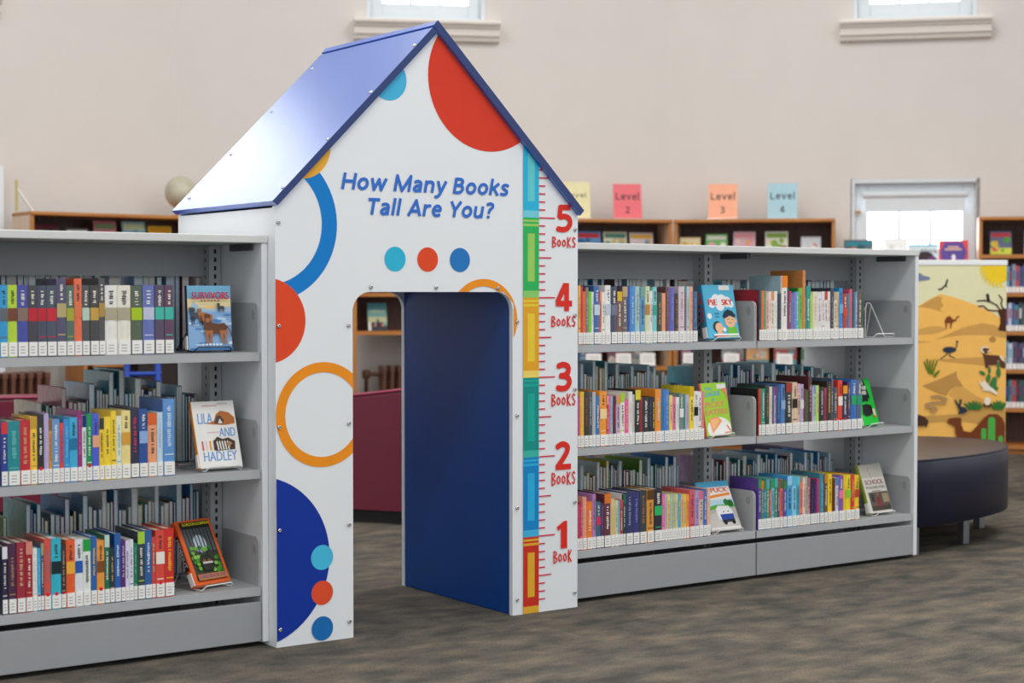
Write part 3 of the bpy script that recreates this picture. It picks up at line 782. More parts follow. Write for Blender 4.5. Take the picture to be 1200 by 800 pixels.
for x, z in [(0.0105, 1.237), (0.0105, 0.937), (0.0105, 0.643), (0.0105, 0.3425), (0.0105, 0.0516), (0.242, 0.936), (0.242, 0.644), (0.242, 0.3416), (0.242, 0.0504), (0.319, 1.0506), (0.551, 1.0501), (0.7814, 1.048),
             (0.857, 0.9408), (0.857, 0.6406), (0.857, 0.345), (0.857, 0.0498), (1.089, 1.24), (1.089, 0.96), (1.089, 0.7178), (1.089, 0.3476), (1.089, 0.0495)]:
    screw((x, -0.0024, z), (0, -1, 0), house)
for x in (0.025, 0.172, 0.32, 0.472):
    for y in (-0.002, 0.648): screw((x, y, TLz - 0.005 + (x - TLx) + 0.0002), (-0.7071, 0, 0.7071), house)

# ------------------------------------------------------------------ double-faced library shelving
ZS = (0.174, 0.517, 0.861)          # book level of the three shelves
Y0, Y1 = 0.047, 0.645
def end_bracket(x, z, side, back=False):
    """rounded metal plate that closes the end of one shelf"""
    h = 0.143; ya, yb = (0.062, 0.305) if not back else (0.635, 0.392); r = 0.02; s = 1 if not back else -1
    pts = [(yb, z - 0.02), (yb, z + h)]
    for k in range(7):
        t = PI / 2 + PI / 2 * k / 6; pts.append((ya + s * (r + r * math.cos(t)), z + h - r + r * math.sin(t)))
    pts.append((ya, z - 0.02))
    b = MB(); b.prism(pts, lambda y, zz, d: (d, y, zz), x - 0.002, x + 0.002, M_STEEL)
    for q in (-1, 1): b.prism(disc(ya + s * 0.028, z + h - 0.035, 0.011, 16, 0.016), lambda y, zz, d: (d, y, zz), x + q * 0.002, x + q * 0.003, M_STEEL_D)
    return b
def shelving(label, x0, x1, bays, hidden_end=None):
    root = thing('library_shelving', label, 'bookshelf', ((x0 + x1) / 2, 0, 0), group='grey double-sided shelving')
    ox = (x0 + x1) / 2
    P = lambda mb, name, bevel=0.0015: mb.build(name, root, (-ox, 0, 0), bevel=bevel)
    t = MB(); t.box(x0, x1, Y0 - 0.004, Y1 + 0.004, 1.178, 1.2, M_TOP); P(t, 'top_panel', 0.002)
    for a, b in ((x0, x0 + 0.019), (x1 - 0.019, x1)):
        e = MB(); e.box(a, b, Y0, Y1, 0.012, 1.1775, M_EDGE); P(e, 'end_panel')['label'] = 'white laminate end panel'
    edges = [x0 + 0.019] + [b for b in bays[1:-1]] + [x1 - 0.019]
    for i, xb in enumerate(edges):
        xc = xb + (0.0 if 0 < i < len(edges) - 1 else (0.022 if i == 0 else -0.022))
        u = MB(); u.box(xc - 0.019, xc + 0.019, 0.315, 0.377, 0.012, 1.177, M_STEEL)
        for k in range(44):
            z = 0.06 + k * 0.0254
            u.box(xc - 0.0035, xc + 0.0035, 0.3135, 0.3155, z, z + 0.013, M_SLOT)
            u.box(xc - 0.0195, xc - 0.0188, 0.340, 0.345, z, z + 0.011, M_SLOT)
        P(u, 'upright', 0)
    for i in range(len(edges) - 1):
        a, b = edges[i] + 0.003, edges[i + 1] - 0.003
        for ya in (Y0 + 0.004, Y1 - 0.02):
            k = MB(); k.box(a, b, ya, ya + 0.016, 0.014, 0.130, M_STEEL_D); P(k, 'kick_plate', 0.002)
        h = MB(); h.box(a + 0.035, b - 0.035, 0.355, 0.360, 1.083, 1.177, M_STEEL_D); P(h, 'header_panel', 0)
        for z in ZS:
            for back in (False, True):
                ya, yb = (Y0 + 0.006, 0.312) if not back else (0.38, Y1 - 0.006)
                s = MB(); s.box(a, b, ya, yb, z - 0.0045, z - 0.001, M_STEEL)
                yl = ya if not back else yb
                s.box(a, b, min(yl, yl + (0.004 if not back else -0.004)), max(yl, yl + (0.004 if not back else -0.004)), z - 0.0265, z - 0.0045, M_STEEL)
                so = P(s, 'shelf', 0.001)
                for xe in (a + 0.0005, b - 0.0005):
                    eb = end_bracket(xe, z, 0, back).build('end_bracket', so)
        for xa, xb2 in ((a, a + 0.007), (b - 0.007, b)):
            br = MB(); br.box(xa, xb2, 0.095, 0.24, 1.157, 1.177, M_DARKST); P(br, 'corner_bracket', 0)
    return root
shelving('grey metal double-sided bookshelf left of the playhouse, cut off by the picture edge', -0.872, -0.001, [-0.872, -0.001])
shelving('grey metal double-sided bookshelf of two bays right of the playhouse', 1.1025, 2.8046, [1.1025, 1.9537, 2.8046])
# ------------------------------------------------------------------ books
def book_cover(t, d, h, c1, c2, style, cov=None, soft=True):
    """jacket with printed spine; spine towards -Y, left board towards -X"""
    b = MB(); m1 = jacket(c1); m2 = ink(c2); mc = jacket(cov) if cov else m1
    e = 0.0016; bulge = min(0.003, t * 0.12)
    # spine, slightly rounded
    n = 5; arc = [(t * k / n, -bulge * math.sin(PI * k / n)) for k in range(n + 1)]
    poly = arc + [(t, 0.006), (0, 0.006)]
    b.prism(poly, lambda x, y, dd: (x, y, dd), 0, h, m1)
    b.box(0, e, 0.006, d, 0, h, mc); b.box(t - e, t, 0.006, d, 0, h, mc)
    D0 = bulge + 0.0004; rnd = random.Random(int(c1, 16) * 7 + int(c2, 16) + int(t * 1e5))
    x0, x1 = t * 0.12, t * 0.88
    to = lambda a, bb, dd: (a, -dd, bb)
    f = lambda a, bb, p, q, m, k=0: b.flat([(a, p), (bb, p), (bb, q), (a, q)], to, D0 + k * 0.0002, m)
    if style == 'panel':
        f(0.02 * t, 0.98 * t, h * 0.50, h * 0.68, m2)
        z0, z1, mt = h * 0.72, h * 0.92, ink('e8e4d8') if sum(rgb(c1)) < 0.8 else ink('38343a')
    elif style == 'head':
        f(0.02 * t, 0.98 * t, h * 0.82, h, m2)
        z0, z1, mt = h * 0.36, h * 0.76, ink('e8e4d8') if sum(rgb(c1)) < 0.9 else ink('4a4048')
    else:
        z0, z1, mt = h * (0.34 + 0.1 * rnd.random()), h * (0.80 + 0.12 * rnd.random()), m2
    # title marks running down the spine
    z = z1
    while z > z0:
        L = 0.0018 + 0.0026 * rnd.random()
        f(x0 + (x1 - x0) * (0.24 + 0.12 * rnd.random()), x1 - (x1 - x0) * (0.24 + 0.14 * rnd.random()), z - L, z, mt, 1)
        z -= L + (0.0018 if rnd.random() < 0.8 else 0.006)
    if rnd.random() < 0.4: f(x0, x1, h * 0.27, h * 0.285, m2, 1)
    return b
def book_pages(t, d, h, m=None):
    p = MB(); e = 0.0016; p.box(e, t - e, 0.0061, d - 0.0025, 0.0025, h - 0.003, m or M_PAGE); return p
def library_book(x0, x1, z, h, c1, c2, label, group, red, style='title', cov=None, depth=0.145, y=0.062, tilt=0.0):
    t = x1 - x0
    root = thing('library_book', label, 'book', (x0, y, z), (0, tilt, 0), group)
    book_cover(t, depth, h, c1, c2, style, cov).build('cover', root)
    book_pages(t, depth, h, M_PAGEW if random.random() < 0.35 else M_PAGE).build('pages', root)
    l = MB(); bulge = min(0.003, t * 0.12); lh = 0.040
    l.box(t * 0.07, t * 0.97, -bulge - 0.0012, -bulge + 0.001, 0.0025, lh, M_LABEL)
    g = ink('a8a8a8')
    for k in range(3): l.flat([(t * 0.25, 0.010 + k * 0.008), (t * 0.7, 0.010 + k * 0.008), (t * 0.7, 0.0125 + k * 0.008), (t * 0.25, 0.0125 + k * 0.008)], lambda a, b, dd: (a, -dd, b), bulge + 0.0013, g)
    lo = l.build('spine_label', root)
    if red:
        s = MB(); r = min(0.005, t * 0.3)
        s.prism(disc(t / 2, lh + 0.002, r, 12), lambda a, b, dd: (a, -dd, b), bulge - 0.001, bulge + 0.0018, M_DOT); s.build('dot_sticker', root)
    return root
COVERS = {('R3', 12): 'ecebe8', ('S1', 8): '9fc0cc', ('S2', 14): '4c1c24', ('R2', 30): 'f4d81c', ('S1', 15): 'c88444', ('S3', 0): '5c3c98', ('S1', 14): '2c8c38', ('S2', 0): '1c1c1e', ('S1', 0): 'a82034', ('L2', 24): '4c74b0'}
SHELFNAME = {'L1': ('top shelf', 'left unit'), 'L2': ('middle shelf', 'left unit'), 'L3': ('bottom shelf', 'left unit'), 'R1': ('top shelf', "right unit's near bay"), 'R2': ('middle shelf', "right unit's near bay"),
             'R3': ('bottom shelf', "right unit's near bay"), 'S1': ('top shelf', "right unit's far bay"), 'S2': ('middle shelf', "right unit's far bay"), 'S3': ('bottom shelf', "right unit's far bay")}
ZROW = {'1': ZS[2], '2': ZS[1], '3': ZS[0]}
for key, (zz, table) in ROWS.items():
    z = ZROW[key[1]]; sh, un = SHELFNAME[key]
    lines = [l.split() for l in table.strip().splitlines()]
    hs = sorted(float(l[2]) for l in lines); med = hs[len(hs) // 2]
    for i, l in enumerate(lines):
        x0, x1, h = float(l[0]), float(l[1]), float(l[2]); dot = len(l) > 5
        cn = colour_name(l[3])
        size = 'tall ' if h > med + 0.012 else ('low ' if h < med - 0.012 else ('thick ' if x1 - x0 > 0.024 else ('slim ' if x1 - x0 < 0.013 else '')))
        lab = '%s%s book with %s, %s from left, %s, %s' % (size, cn, 'red dot' if dot else 'white label', ordinal(i + 1), sh, un)
        st = {'L1': 'panel'}.get(key) or random.Random(i * 31 + ord(key[0])).choice(['title', 'title', 'head', 'title', 'panel' if x1 - x0 > 0.018 else 'title'])
        if key in ('S3',) and i < 13: st = 'head'
        dep = {'L1': 0.14, 'L2': 0.15, 'L3': 0.145}.get(key, 0.15) + 0.02 * (h > 0.19)
        library_book(x0, x1, z, h, l[3], l[4], lab, 'front row, %s of the %s' % (sh, un), dot, st, COVERS.get((key, i)), dep)

# rear rows: books on the far face of the units, fore-edges this way
PAL = ['3c84ac', '6cb0c4', 'c8d4d8', '2458a0', 'a8b4bc', '207c84', 'd8d8d4', '484c58', '88a8c0', 'b8c4c0', '5c3c48', '305c54', '90989c', 'e0dcd0', '4878a8', '882c40', 'c8b890', '2c3038', '6c9498', 'a0b0a0', 'a83c40', '3c8c5c', 'c8a850', '704878', '2c9098', 'd8c880']
def rear_book(x, z, t, h, d, c, pg, label, group, tilt=0.0, y=0.40):
    b = MB(); m = mat(c, 0.22, coat=0.5, var=0.12, scale=40); e = 0.0017
    b.box(0, e, 0, d, 0, h, m); b.box(t - e, t, 0, d, 0, h, m); b.box(e, t - e, d - 0.003, d, 0, h, m)
    b.box(e, t - e, 0.0025, d - 0.003, 0.002, h - 0.003, pg)
    o = b.build('shelved_book', None, (x, y, z), (0, tilt, 0)); tag(o, label, 'book', group); return o
M_PG2 = mat('dfe9ef', 0.6, var=0.12, scale=150); M_PG3 = mat('f8f8f6', 0.6, var=0.06, scale=150)
REAR = {  # key: (x start, x end, [(x, height) ...] profile, mean thickness, palette slice)
    'L1': (-0.82, -0.055, [(-0.8, 0.205), (0, 0.205)], 0.026, 0),
    'L2': (-0.57, -0.060, [(-0.8, 0.20), (-0.561, 0.205), (-0.5, 0.245), (-0.42, 0.262), (-0.38, 0.245), (-0.345, 0.29), (-0.30, 0.29), (-0.25, 0.255), (-0.15, 0.245), (-0.06, 0.225)], 0.0145, 3),
    'L3': (-0.60, -0.060, [(-0.6, 0.252), (-0.5, 0.262), (-0.42, 0.272), (-0.26, 0.28), (-0.06, 0.28)], 0.0145, 0),
    'R1': (1.30, 1.87, [(1.1, 0.205), (1.9, 0.205)], 0.024, 3),
    'R2': (1.42, 1.90, [(1.1, 0.27), (1.457, 0.275), (1.575, 0.27), (1.66, 0.25), (1.75, 0.255), (1.80, 0.23), (1.86, 0.19), (1.92, 0.18)], 0.0145, 1),
    'R3': (1.42, 1.90, [(1.1, 0.24), (1.6, 0.255), (1.86, 0.255)], 0.0145, 5),
    'S1': (2.10, 2.70, [(2.0, 0.20), (2.8, 0.20)], 0.022, 7),
    'S2': (2.00, 2.73, [(2.0, 0.24), (2.163, 0.25), (2.35, 0.245), (2.5, 0.235), (2.62, 0.23), (2.73, 0.18)], 0.0145, 2),
    'S3': (2.05, 2.72, [(2.0, 0.235), (2.35, 0.238), (2.72, 0.22)], 0.0145, 9)}
HINT = {'L2': {0: 'd8ceb8', 2: '4c9c9c', 3: '5ca4a4', 6: 'c87890', 7: 'd88ca0', 13: 'b8c0c4', 14: 'a8b0c0'}, 'S2': {4: '48505c', 5: '3c4450', 9: '2c94b8', 10: '1c84b4', 15: '1c6498', 22: '1c4440'},
        'R2': {2: 'a8a898', 9: 'a0b4c0', 17: '1c7078'}, 'R3': {8: 'd0c838', 12: '883048', 20: '6c9c30'}, 'S3': {0: 'a890b0', 1: '5c7070', 3: '38444c', 12: '9c7850', 20: '206c78', 26: '1c5434'}}
for key, (xa, xb, prof, tm, off) in REAR.items():
    rnd = random.Random(hash(key) % 1 + ord(key[0]) * 10 + ord(key[1]))
    z = ZROW[key[1]]; sh, un = SHELFNAME[key]; x = xa; i = 0
    clump = 0
    while x < xb - 0.006:
        hb = next((h0 + (h1 - h0) * (x - p0) / (p1 - p0) for (p0, h0), (p1, h1) in zip(prof, prof[1:]) if p0 <= x <= p1), prof[-1][1])
        if clump <= 0:
            clump = rnd.randrange(3, 7); t = tm * (0.8 + 0.5 * rnd.random()); h = hb * (0.96 + 0.04 * rnd.random()); base = hb * (0.76 + 0.15 * rnd.random())
            c = rnd.choice(['98ccdc', 'b8dcec', 'd4e0e4', '58b0c4', 'dce4e4', '80b8dc', '48a4b8', 'b0d0dc', '3c88c4'])  # pale cover colours stand for glare on the plastic wraps
        else:
            t = tm * (0.45 + 0.6 * rnd.random()); h = base * (0.94 + 0.1 * rnd.random()); c = PAL[(rnd.randrange(len(PAL)) + off) % len(PAL)]
        clump -= 1; t = max(0.0065, t)
        if key[1] == '1': h = 0.222 + 0.012 * rnd.random() if rnd.random() < 0.8 else 0.195
        c = HINT.get(key, {}).get(i, c); i += 1
        rear_book(x, z, t, h, min(0.205, 0.12 + h * 0.35), c, rnd.choice([M_PG2, M_PG3, M_PAGEW, M_PG3]), '%s%s book, %s from left in rear row, %s, %s' % ('slim ' if t < 0.01 else '', colour_name(c), ordinal(i), sh, un), 'rear row, %s of the %s' % (sh, un))
        x += t + 0.0008 + (0.006 if rnd.random() < 0.12 else 0)

rear_book(-0.668, ZS[0], 0.012, 0.215, 0.19, '4c9c44', M_PAGEW, 'green book at the left picture edge in rear row, bottom shelf, left unit', 'rear row, bottom shelf of the left unit')
rear_book(2.036, ZS[2], 0.02, 0.218, 0.2, 'd8dadd', M_PG3, 'silver white book behind the shelf end plate in rear row, top shelf, right unit', 'rear row, top shelf of the right unit\'s far bay')
# metal bookends that stop the rows
def bookend(x, z, h, label, m):
    o = MB(); o.prism([(0.085, 0.001), (0.235, 0.001), (0.235, h - 0.012), (0.223, h), (0.097, h), (0.085, h - 0.012)], lambda y, zz, d: (d, y, zz), -0.0008, 0.0008, m)
    for yy in (0.12, 0.19):
        for zz in (0.035, 0.075, 0.115): o.prism([(yy, zz), (yy + 0.006, zz), (yy + 0.006, zz + 0.014), (yy, zz + 0.014)], lambda y, q, d: (d, y, q), 0.0008, 0.0010, M_SLOT)
    o.box(0.0009, 0.014, 0.09, 0.23, 0.0, 0.0012, m)
    tag(o.build('bookend', None, (x, 0, z)), label, 'bookend', 'metal bookends')
bookend(-0.2845, ZS[2], 0.137, 'grey metal bookend behind the dog paperback, left unit top shelf', M_STEEL)
bookend(-0.2835, ZS[1], 0.137, 'grey metal bookend beside the blue tall book, left unit middle shelf', M_STEEL)
bookend(-0.2875, ZS[0], 0.137, 'dark bookend beside the red book, left unit bottom shelf', mat('5c4c40', 0.5))
bookend(1.6795, ZS[2], 0.137, 'grey metal bookend left of the sky blue hardcover, right unit top shelf', M_STEEL)
bookend(2.4985, ZS[0], 0.137, 'grey metal bookend behind the grey paperback, right unit bottom shelf', M_DARKST)

# ------------------------------------------------------------------ wire easels and face-out books
def easel(label, loc, yaw, w, lean, m, style='U'):
    e = thing('book_easel', label, 'book easel', loc, (0, 0, yaw)); r = 0.0019
    top = 0.125; dx = math.tan(lean)
    f = MB()
    # front lip: two feet joined by a bar, turned up in front of the book
    f.tube([(w * 0.08, 0.03, 0.003), (w * 0.08, -0.012, 0.003), (w * 0.10, -0.022, 0.010), (w * 0.14, -0.024, 0.016), (w * 0.86, -0.024, 0.016), (w * 0.90, -0.022, 0.010), (w * 0.92, -0.012, 0.003), (w * 0.92, 0.03, 0.003)], r, m)
    f.build('front_lip', e)
    s = MB()
    s.tube([(w * 0.08, 0.03, 0.003), (w * 0.35, 0.034 + top * dx, top * 0.9), (w * 0.44, 0.035 + (top + 0.012) * dx, top + 0.008), (w * 0.56, 0.035 + (top + 0.012) * dx, top + 0.008), (w * 0.65, 0.034 + top * dx, top * 0.9), (w * 0.92, 0.03, 0.003)], r, m)
    s.tube([(w * 0.40, 0.036 + top * dx, top), (w * 0.12, 0.12, 0.003), (w * 0.88, 0.12, 0.003), (w * 0.60, 0.036 + top * dx, top)], r, m)
    s.build('back_support', e)
    return e
def face_book(name, label, loc, yaw, lean, w, h, t, cov, spine, art, label_on_spine=True, paper=False, cat='book'):
    """book standing on its tail, front cover to -Y, spine on the left"""
    o = thing(name, label, cat, loc, (-lean, 0, yaw), 'books displayed face out on the shelving')
    c = MB(); m = jacket(cov); ms = jacket(spine); e = 0.002
    n = 5; arc = [(-0.0022 * math.sin(PI * k / n), t * k / n) for k in range(n + 1)]
    c.prism(arc + [(0.006, t), (0.006, 0)], lambda x, y, d: (x, y, d), 0, h, ms)
    c.box(0.006, w, 0, e, 0, h, m); c.box(0.006, w, t - e, t, 0, h, m)
    art(c, w, h)
    c.build('cover', o)
    p = MB(); p.box(0.0061, w - 0.003, e, t - e, 0.003, h - 0.003, M_PAGE); p.build('pages', o)
    if label_on_spine:
        l = MB(); l.box(-0.0036, 0.002, t * 0.06, t * 0.95, 0.003, 0.042, M_LABEL); l.build('spine_label', o)
    return o
class Art:
    """draw in a 0..1 frame on the cover"""
    def __init__(s, c, w, h): s.c, s.w, s.h, s.k = c, w, h, 0
    def lay(s): s.k += 1; return 0.0003 + 0.00012 * s.k
    def poly(s, pts, m):
        s.c.flat([(max(0.001, min(s.w - 0.0005, x * s.w)), max(0.0005, min(s.h - 0.0005, y * s.h))) for x, y in pts], FR, s.lay(), ink(m))
    def rect(s, a, b, p, q, m): s.poly([(a, p), (b, p), (b, q), (a, q)], m)
    def disc(s, x, y, r, m, ry=None, rot=0.0): s.poly([(px, py * 1.0) for px, py in disc(x, y, r, 28, ry if ry else r * s.w / s.h, rot)], m)
    def stroke(s, pts, wd, m): s.c.stroke([(x * s.w, y * s.h) for x, y in pts], wd * s.w, FR, s.lay(), ink(m))
    def text(s, t, a, b, z, cap, m, bold=0.02, shear=0.0, rot=0.0): s.c.text(t, a * s.w, b * s.w, z * s.h, cap * s.h, FR, s.lay(), ink(m), bold, shear, rot)
def spine_text(c, txt, t, z0, z1, m, h, bold=0.03):
    """title reading down the spine at x=0"""
    vs, fs = glyphs(txt, bold); a0 = min(v[0] for v in vs); a1 = max(v[0] for v in vs); k = (z1 - z0) / (a1 - a0)
    c.add([(-0.0028, t * 0.78 - v[1] / 0.729 * t * 0.55, z1 - (v[0] - a0) * k) for v in vs], fs, ink(m))

def art_dogs(c, w, h):
    a = Art(c, w, h)
    a.rect(0, 1, 0, 1, '78b4d8'); a.rect(0, 1, 0.62, 0.80, 'e8d8a8'); a.rect(0, 1, 0.62, 0.68, 'f0c878'); a.poly([(0, 0.62), (0.15, 0.75), (0.3, 0.66), (0.5, 0.64), (1, 0.68), (1, 0.60), (0, 0.58)], 'a8c8dc')
    a.rect(0, 1, 0.0, 0.60, '8cb4e0')
    for i in range(26):
        r = random.Random(i); x, y = r.random(), r.random() * 0.55 + 0.03
        a.disc(x, y, 0.05 + 0.08 * r.random(), ['b8d8f4', '6c9cd4', 'd8e8f8', '5c8ccc'][i % 4], 0.012 + 0.012 * r.random())
    def dog(x, y, s, m, m2):
        P = lambda pts: [(x + px * s, y + py * s * 0.75) for px, py in pts]
        a.poly(P([(-0.42, 0.62), (-0.2, 0.66), (0.1, 0.62), (0.32, 0.64), (0.42, 0.5), (0.36, 0.36), (0.2, 0.32), (-0.1, 0.28), (-0.34, 0.30), (-0.44, 0.45)]), m)
        for lx, ln in ((-0.34, 0), (-0.2, 0.03), (0.2, 0.06), (0.33, 0.0)):
            a.poly(P([(lx - 0.08, 0.4), (lx + 0.09, 0.4), (lx + 0.045, 0.1), (lx + 0.06, ln - 0.05), (lx - 0.04, ln - 0.05), (lx - 0.02, 0.1)]), m2)
        a.poly(P([(-0.46, 0.58), (-0.5, 0.8), (-0.4, 0.95), (-0.24, 0.95), (-0.15, 0.8), (-0.18, 0.6)]), m)
        a.poly(P([(-0.52, 0.92), (-0.44, 0.97), (-0.42, 0.74), (-0.5, 0.7)]), m2); a.poly(P([(-0.2, 0.96), (-0.12, 0.9), (-0.14, 0.7), (-0.22, 0.74)]), m2)
        a.disc(x - 0.31 * s, y + 0.74 * s * 0.75, 0.08 * s, m2)
        a.stroke(P([(0.4, 0.52), (0.52, 0.38), (0.55, 0.2)]), 0.04 * s, m)
    dog(0.2, 0.42, 0.34, '4c5864', '38424e'); dog(0.34, 0.46, 0.26, 'b07850', '986040'); dog(0.75, 0.60, 0.18, '48505c', '3c444e'); dog(0.62, 0.12, 0.62, '6c4634', 'b07048')
    a.text('SURVIVORS', 0.08, 0.93, 0.79, 0.115, 'c81c3c', 0.03); [a.rect(0.28 + 0.075 * k, 0.33 + 0.075 * k, 0.755, 0.772, '8c4a44') for k in range(6)]
    [a.rect(0.28 + 0.08 * k, 0.335 + 0.08 * k, 0.075, 0.10, 'e8eef4') for k in range(6)]; a.rect(0, 1, 0, 0.03, '3c78b8')
def art_lila(c, w, h):
    a = Art(c, w, h); a.rect(0, 1, 0, 1, 'eceae6'); B = '6c9cd4'
    a.text('LILA', 0.10, 0.45, 0.66, 0.17, B, 0.02, 0.05); a.text('AND', 0.56, 0.94, 0.46, 0.14, B, 0.02, 0.05); a.text('HADLEY', 0.12, 0.90, 0.10, 0.15, B, 0.02, 0.05)
    a.rect(0.25, 0.6, 0.92, 0.94, 'd8a8b8'); a.rect(0.28, 0.58, 0.40 + 0.12, 0.535, 'e0b8c0'); a.rect(0.6, 0.85, 0.945, 0.97, 'c8c8c8')
    a.poly([(0.30, 0.66), (0.48, 0.70), (0.55, 0.80), (0.66, 0.85), (0.85, 0.82), (0.97, 0.74), (0.96, 0.65), (0.7, 0.63)], 'b8703c'); a.poly([(0.48, 0.66), (0.55, 0.77), (0.64, 0.78), (0.72, 0.70), (0.68, 0.65)], '584a44'); a.poly([(0.57, 0.66), (0.62, 0.73), (0.68, 0.66)], 'e8e4e0')
    for i, m in enumerate(('d8607c', 'e0d0d0', 'e8a040', '38343c')): a.rect(0.12 + i * 0.09, 0.16 + i * 0.09, 0.26, 0.40, m)
    a.poly([(0.42, 0.25), (0.40, 0.40), (0.5, 0.46), (0.62, 0.42), (0.75, 0.44), (0.9, 0.38), (0.88, 0.26)], '4c3c34')
    for i in range(5): a.poly([(0.48 + i * 0.06, 0.26), (0.46 + i * 0.06, 0.38), (0.49 + i * 0.06, 0.40), (0.51 + i * 0.06, 0.26)], 'e8e4e0')
    a.disc(0.76, 0.34, 0.06, 'b08868'); a.disc(0.80, 0.32, 0.02, '201814')
def art_hideout(c, w, h):
    a = Art(c, w, h); a.rect(0, 1, 0, 1, 'e4642c'); a.rect(0.10, 0.93, 0.06, 0.97, '3c4438'); a.rect(0.10, 0.93, 0.87, 0.97, '2c2c2c')
    a.rect(0.10, 0.93, 0.5, 0.86, '5c6468'); a.disc(0.5, 0.62, 0.18, 'b8c8d8', 0.14)
    for i in range(9): a.poly([(0.12 + i * 0.095, 0.45), (0.15 + i * 0.095, 0.45), (0.145 + i * 0.095, 0.86), (0.12 + i * 0.095, 0.86)], '302c2c' if i % 2 else '44403c')
    for i in range(40):
        r = random.Random(i + 50); a.disc(0.14 + 0.74 * r.random(), 0.16 + 0.42 * r.random(), 0.05, ['4c8c2c', '6cac38', '38702c', '88bc50'][i % 4], 0.03)
    a.poly([(0.35, 0.2), (0.3, 0.36), (0.36, 0.44), (0.6, 0.44), (0.66, 0.36), (0.62, 0.2)], '30302c'); a.disc(0.42, 0.34, 0.05, '7c5038'); a.disc(0.56, 0.34, 0.05, '7c5038'); a.rect(0.36, 0.64, 0.30, 0.33, 'c8c8c0')
    a.rect(0.10, 0.93, 0.06, 0.15, 'b87848')
    a.text('GORDON KORMAN', 0.13, 0.90, 0.90, 0.045, 'e8e020', 0.04); a.text('HIDEOUT', 0.16, 0.88, 0.085, 0.05, '6c4c90', 0.03)
    c.box(-0.0026, 0.001, 0.003, 0.017, h * 0.25, h * 0.78, ink('2c2438'))
    spine_text(c, 'HIDEOUT', 0.02, h * 0.30, h * 0.74, 'e8e4dc', h)
def art_pie(c, w, h):
    a = Art(c, w, h); a.rect(0, 1, 0, 1, '58b8dc')
    for x, y, r in ((0.25, 0.66, 0.12), (0.4, 0.72, 0.14), (0.58, 0.70, 0.16), (0.74, 0.68, 0.13), (0.85, 0.64, 0.09), (0.5, 0.62, 0.14), (0.12, 0.42, 0.07)): a.disc(x, y, r, 'eef2f2')
    a.text('PiE', 0.13, 0.42, 0.62, 0.115, 'dc3030', 0.06); a.text('SKY', 0.56, 0.90, 0.62, 0.115, 'dc3030', 0.06)
    a.rect(0.28, 0.44, 0.445, 0.475, '3c84b8'); a.rect(0.31, 0.42, 0.39, 0.415, '3c84b8'); a.rect(0.52, 0.86, 0.90, 0.99, 'e4e4e2')
    a.poly([(0.62, 0.05), (0.66, 0.22), (0.78, 0.26), (0.92, 0.2), (0.97, 0.05)], '6cbc3c'); a.disc(0.75, 0.33, 0.17, 'eebc94'); a.disc(0.93, 0.32, 0.035, 'eebc94')
    a.poly([(0.52, 0.40), (0.60, 0.50), (0.72, 0.54), (0.86, 0.50), (0.95, 0.42), (0.9, 0.38), (0.75, 0.42), (0.6, 0.37)], '24384c'); a.stroke([(0.70, 0.30), (0.75, 0.275), (0.80, 0.30)], 0.012, '804838')
    for x in (0.69, 0.82): a.stroke([(x - 0.025, 0.345), (x, 0.355), (x + 0.025, 0.345)], 0.01, '302018')
    a.disc(0.32, 0.22, 0.13, '34404c'); a.disc(0.37, 0.20, 0.12, 'eebc94'); a.poly([(0.30, 0.05), (0.30, 0.12), (0.45, 0.12), (0.5, 0.05)], 'eebc94'); a.disc(0.48, 0.19, 0.03, 'eebc94'); a.disc(0.53, 0.16, 0.05, 'f4f0e8')
    a.rect(0.18, 0.97, 0.045, 0.085, 'e8ecec'); a.rect(0.2, 0.6, 0.02, 0.05, 'c84038'); a.rect(0.6, 0.95, 0.02, 0.05, '4ca040')
    spine_text(c, 'PIE SKY', 0.024, h * 0.28, h * 0.85, 'd82c34', h)
def art_picky(c, w, h):
    a = Art(c, w, h); a.rect(0, 1, 0, 1, 'a4d83c')
    a.text('THE', 0.12, 0.40, 0.86, 0.06, '50a8d8', 0.03); a.text('LEAGUE', 0.08, 0.72, 0.74, 0.09, '50a8d8', 0.05, 0, 0.04); a.text('OF', 0.33, 0.47, 0.66, 0.05, '50a8d8', 0.03)
    a.text('PICKY', 0.08, 0.85, 0.53, 0.11, 'f08070', 0.05, 0, 0.03); a.text('EATERS', 0.06, 0.92, 0.39, 0.11, 'f08070', 0.05, 0, 0.02)
    a.disc(0.52, 0.13, 0.47, 'f0eeea', 0.22); a.poly([(0.14, 0.33), (0.5, 0.36), (0.66, 0.27), (0.24, 0.05)], 'f4a060'); a.poly([(0.20, 0.30), (0.46, 0.33), (0.56, 0.27), (0.27, 0.11)], 'f8bc84')
    a.poly([(0.80, 0.18), (0.84, 0.19), (0.97, 0.08), (0.93, 0.07)], 'e0604c'); a.rect(0.60, 0.95, 0.88, 0.97, 'f0f0ee'); a.poly([(0.78, 0.88), (0.95, 0.75), (0.99, 0.62), (0.99, 0.9)], 'f49070'); a.rect(0.72, 0.95, 0.02, 0.06, 'e88050')
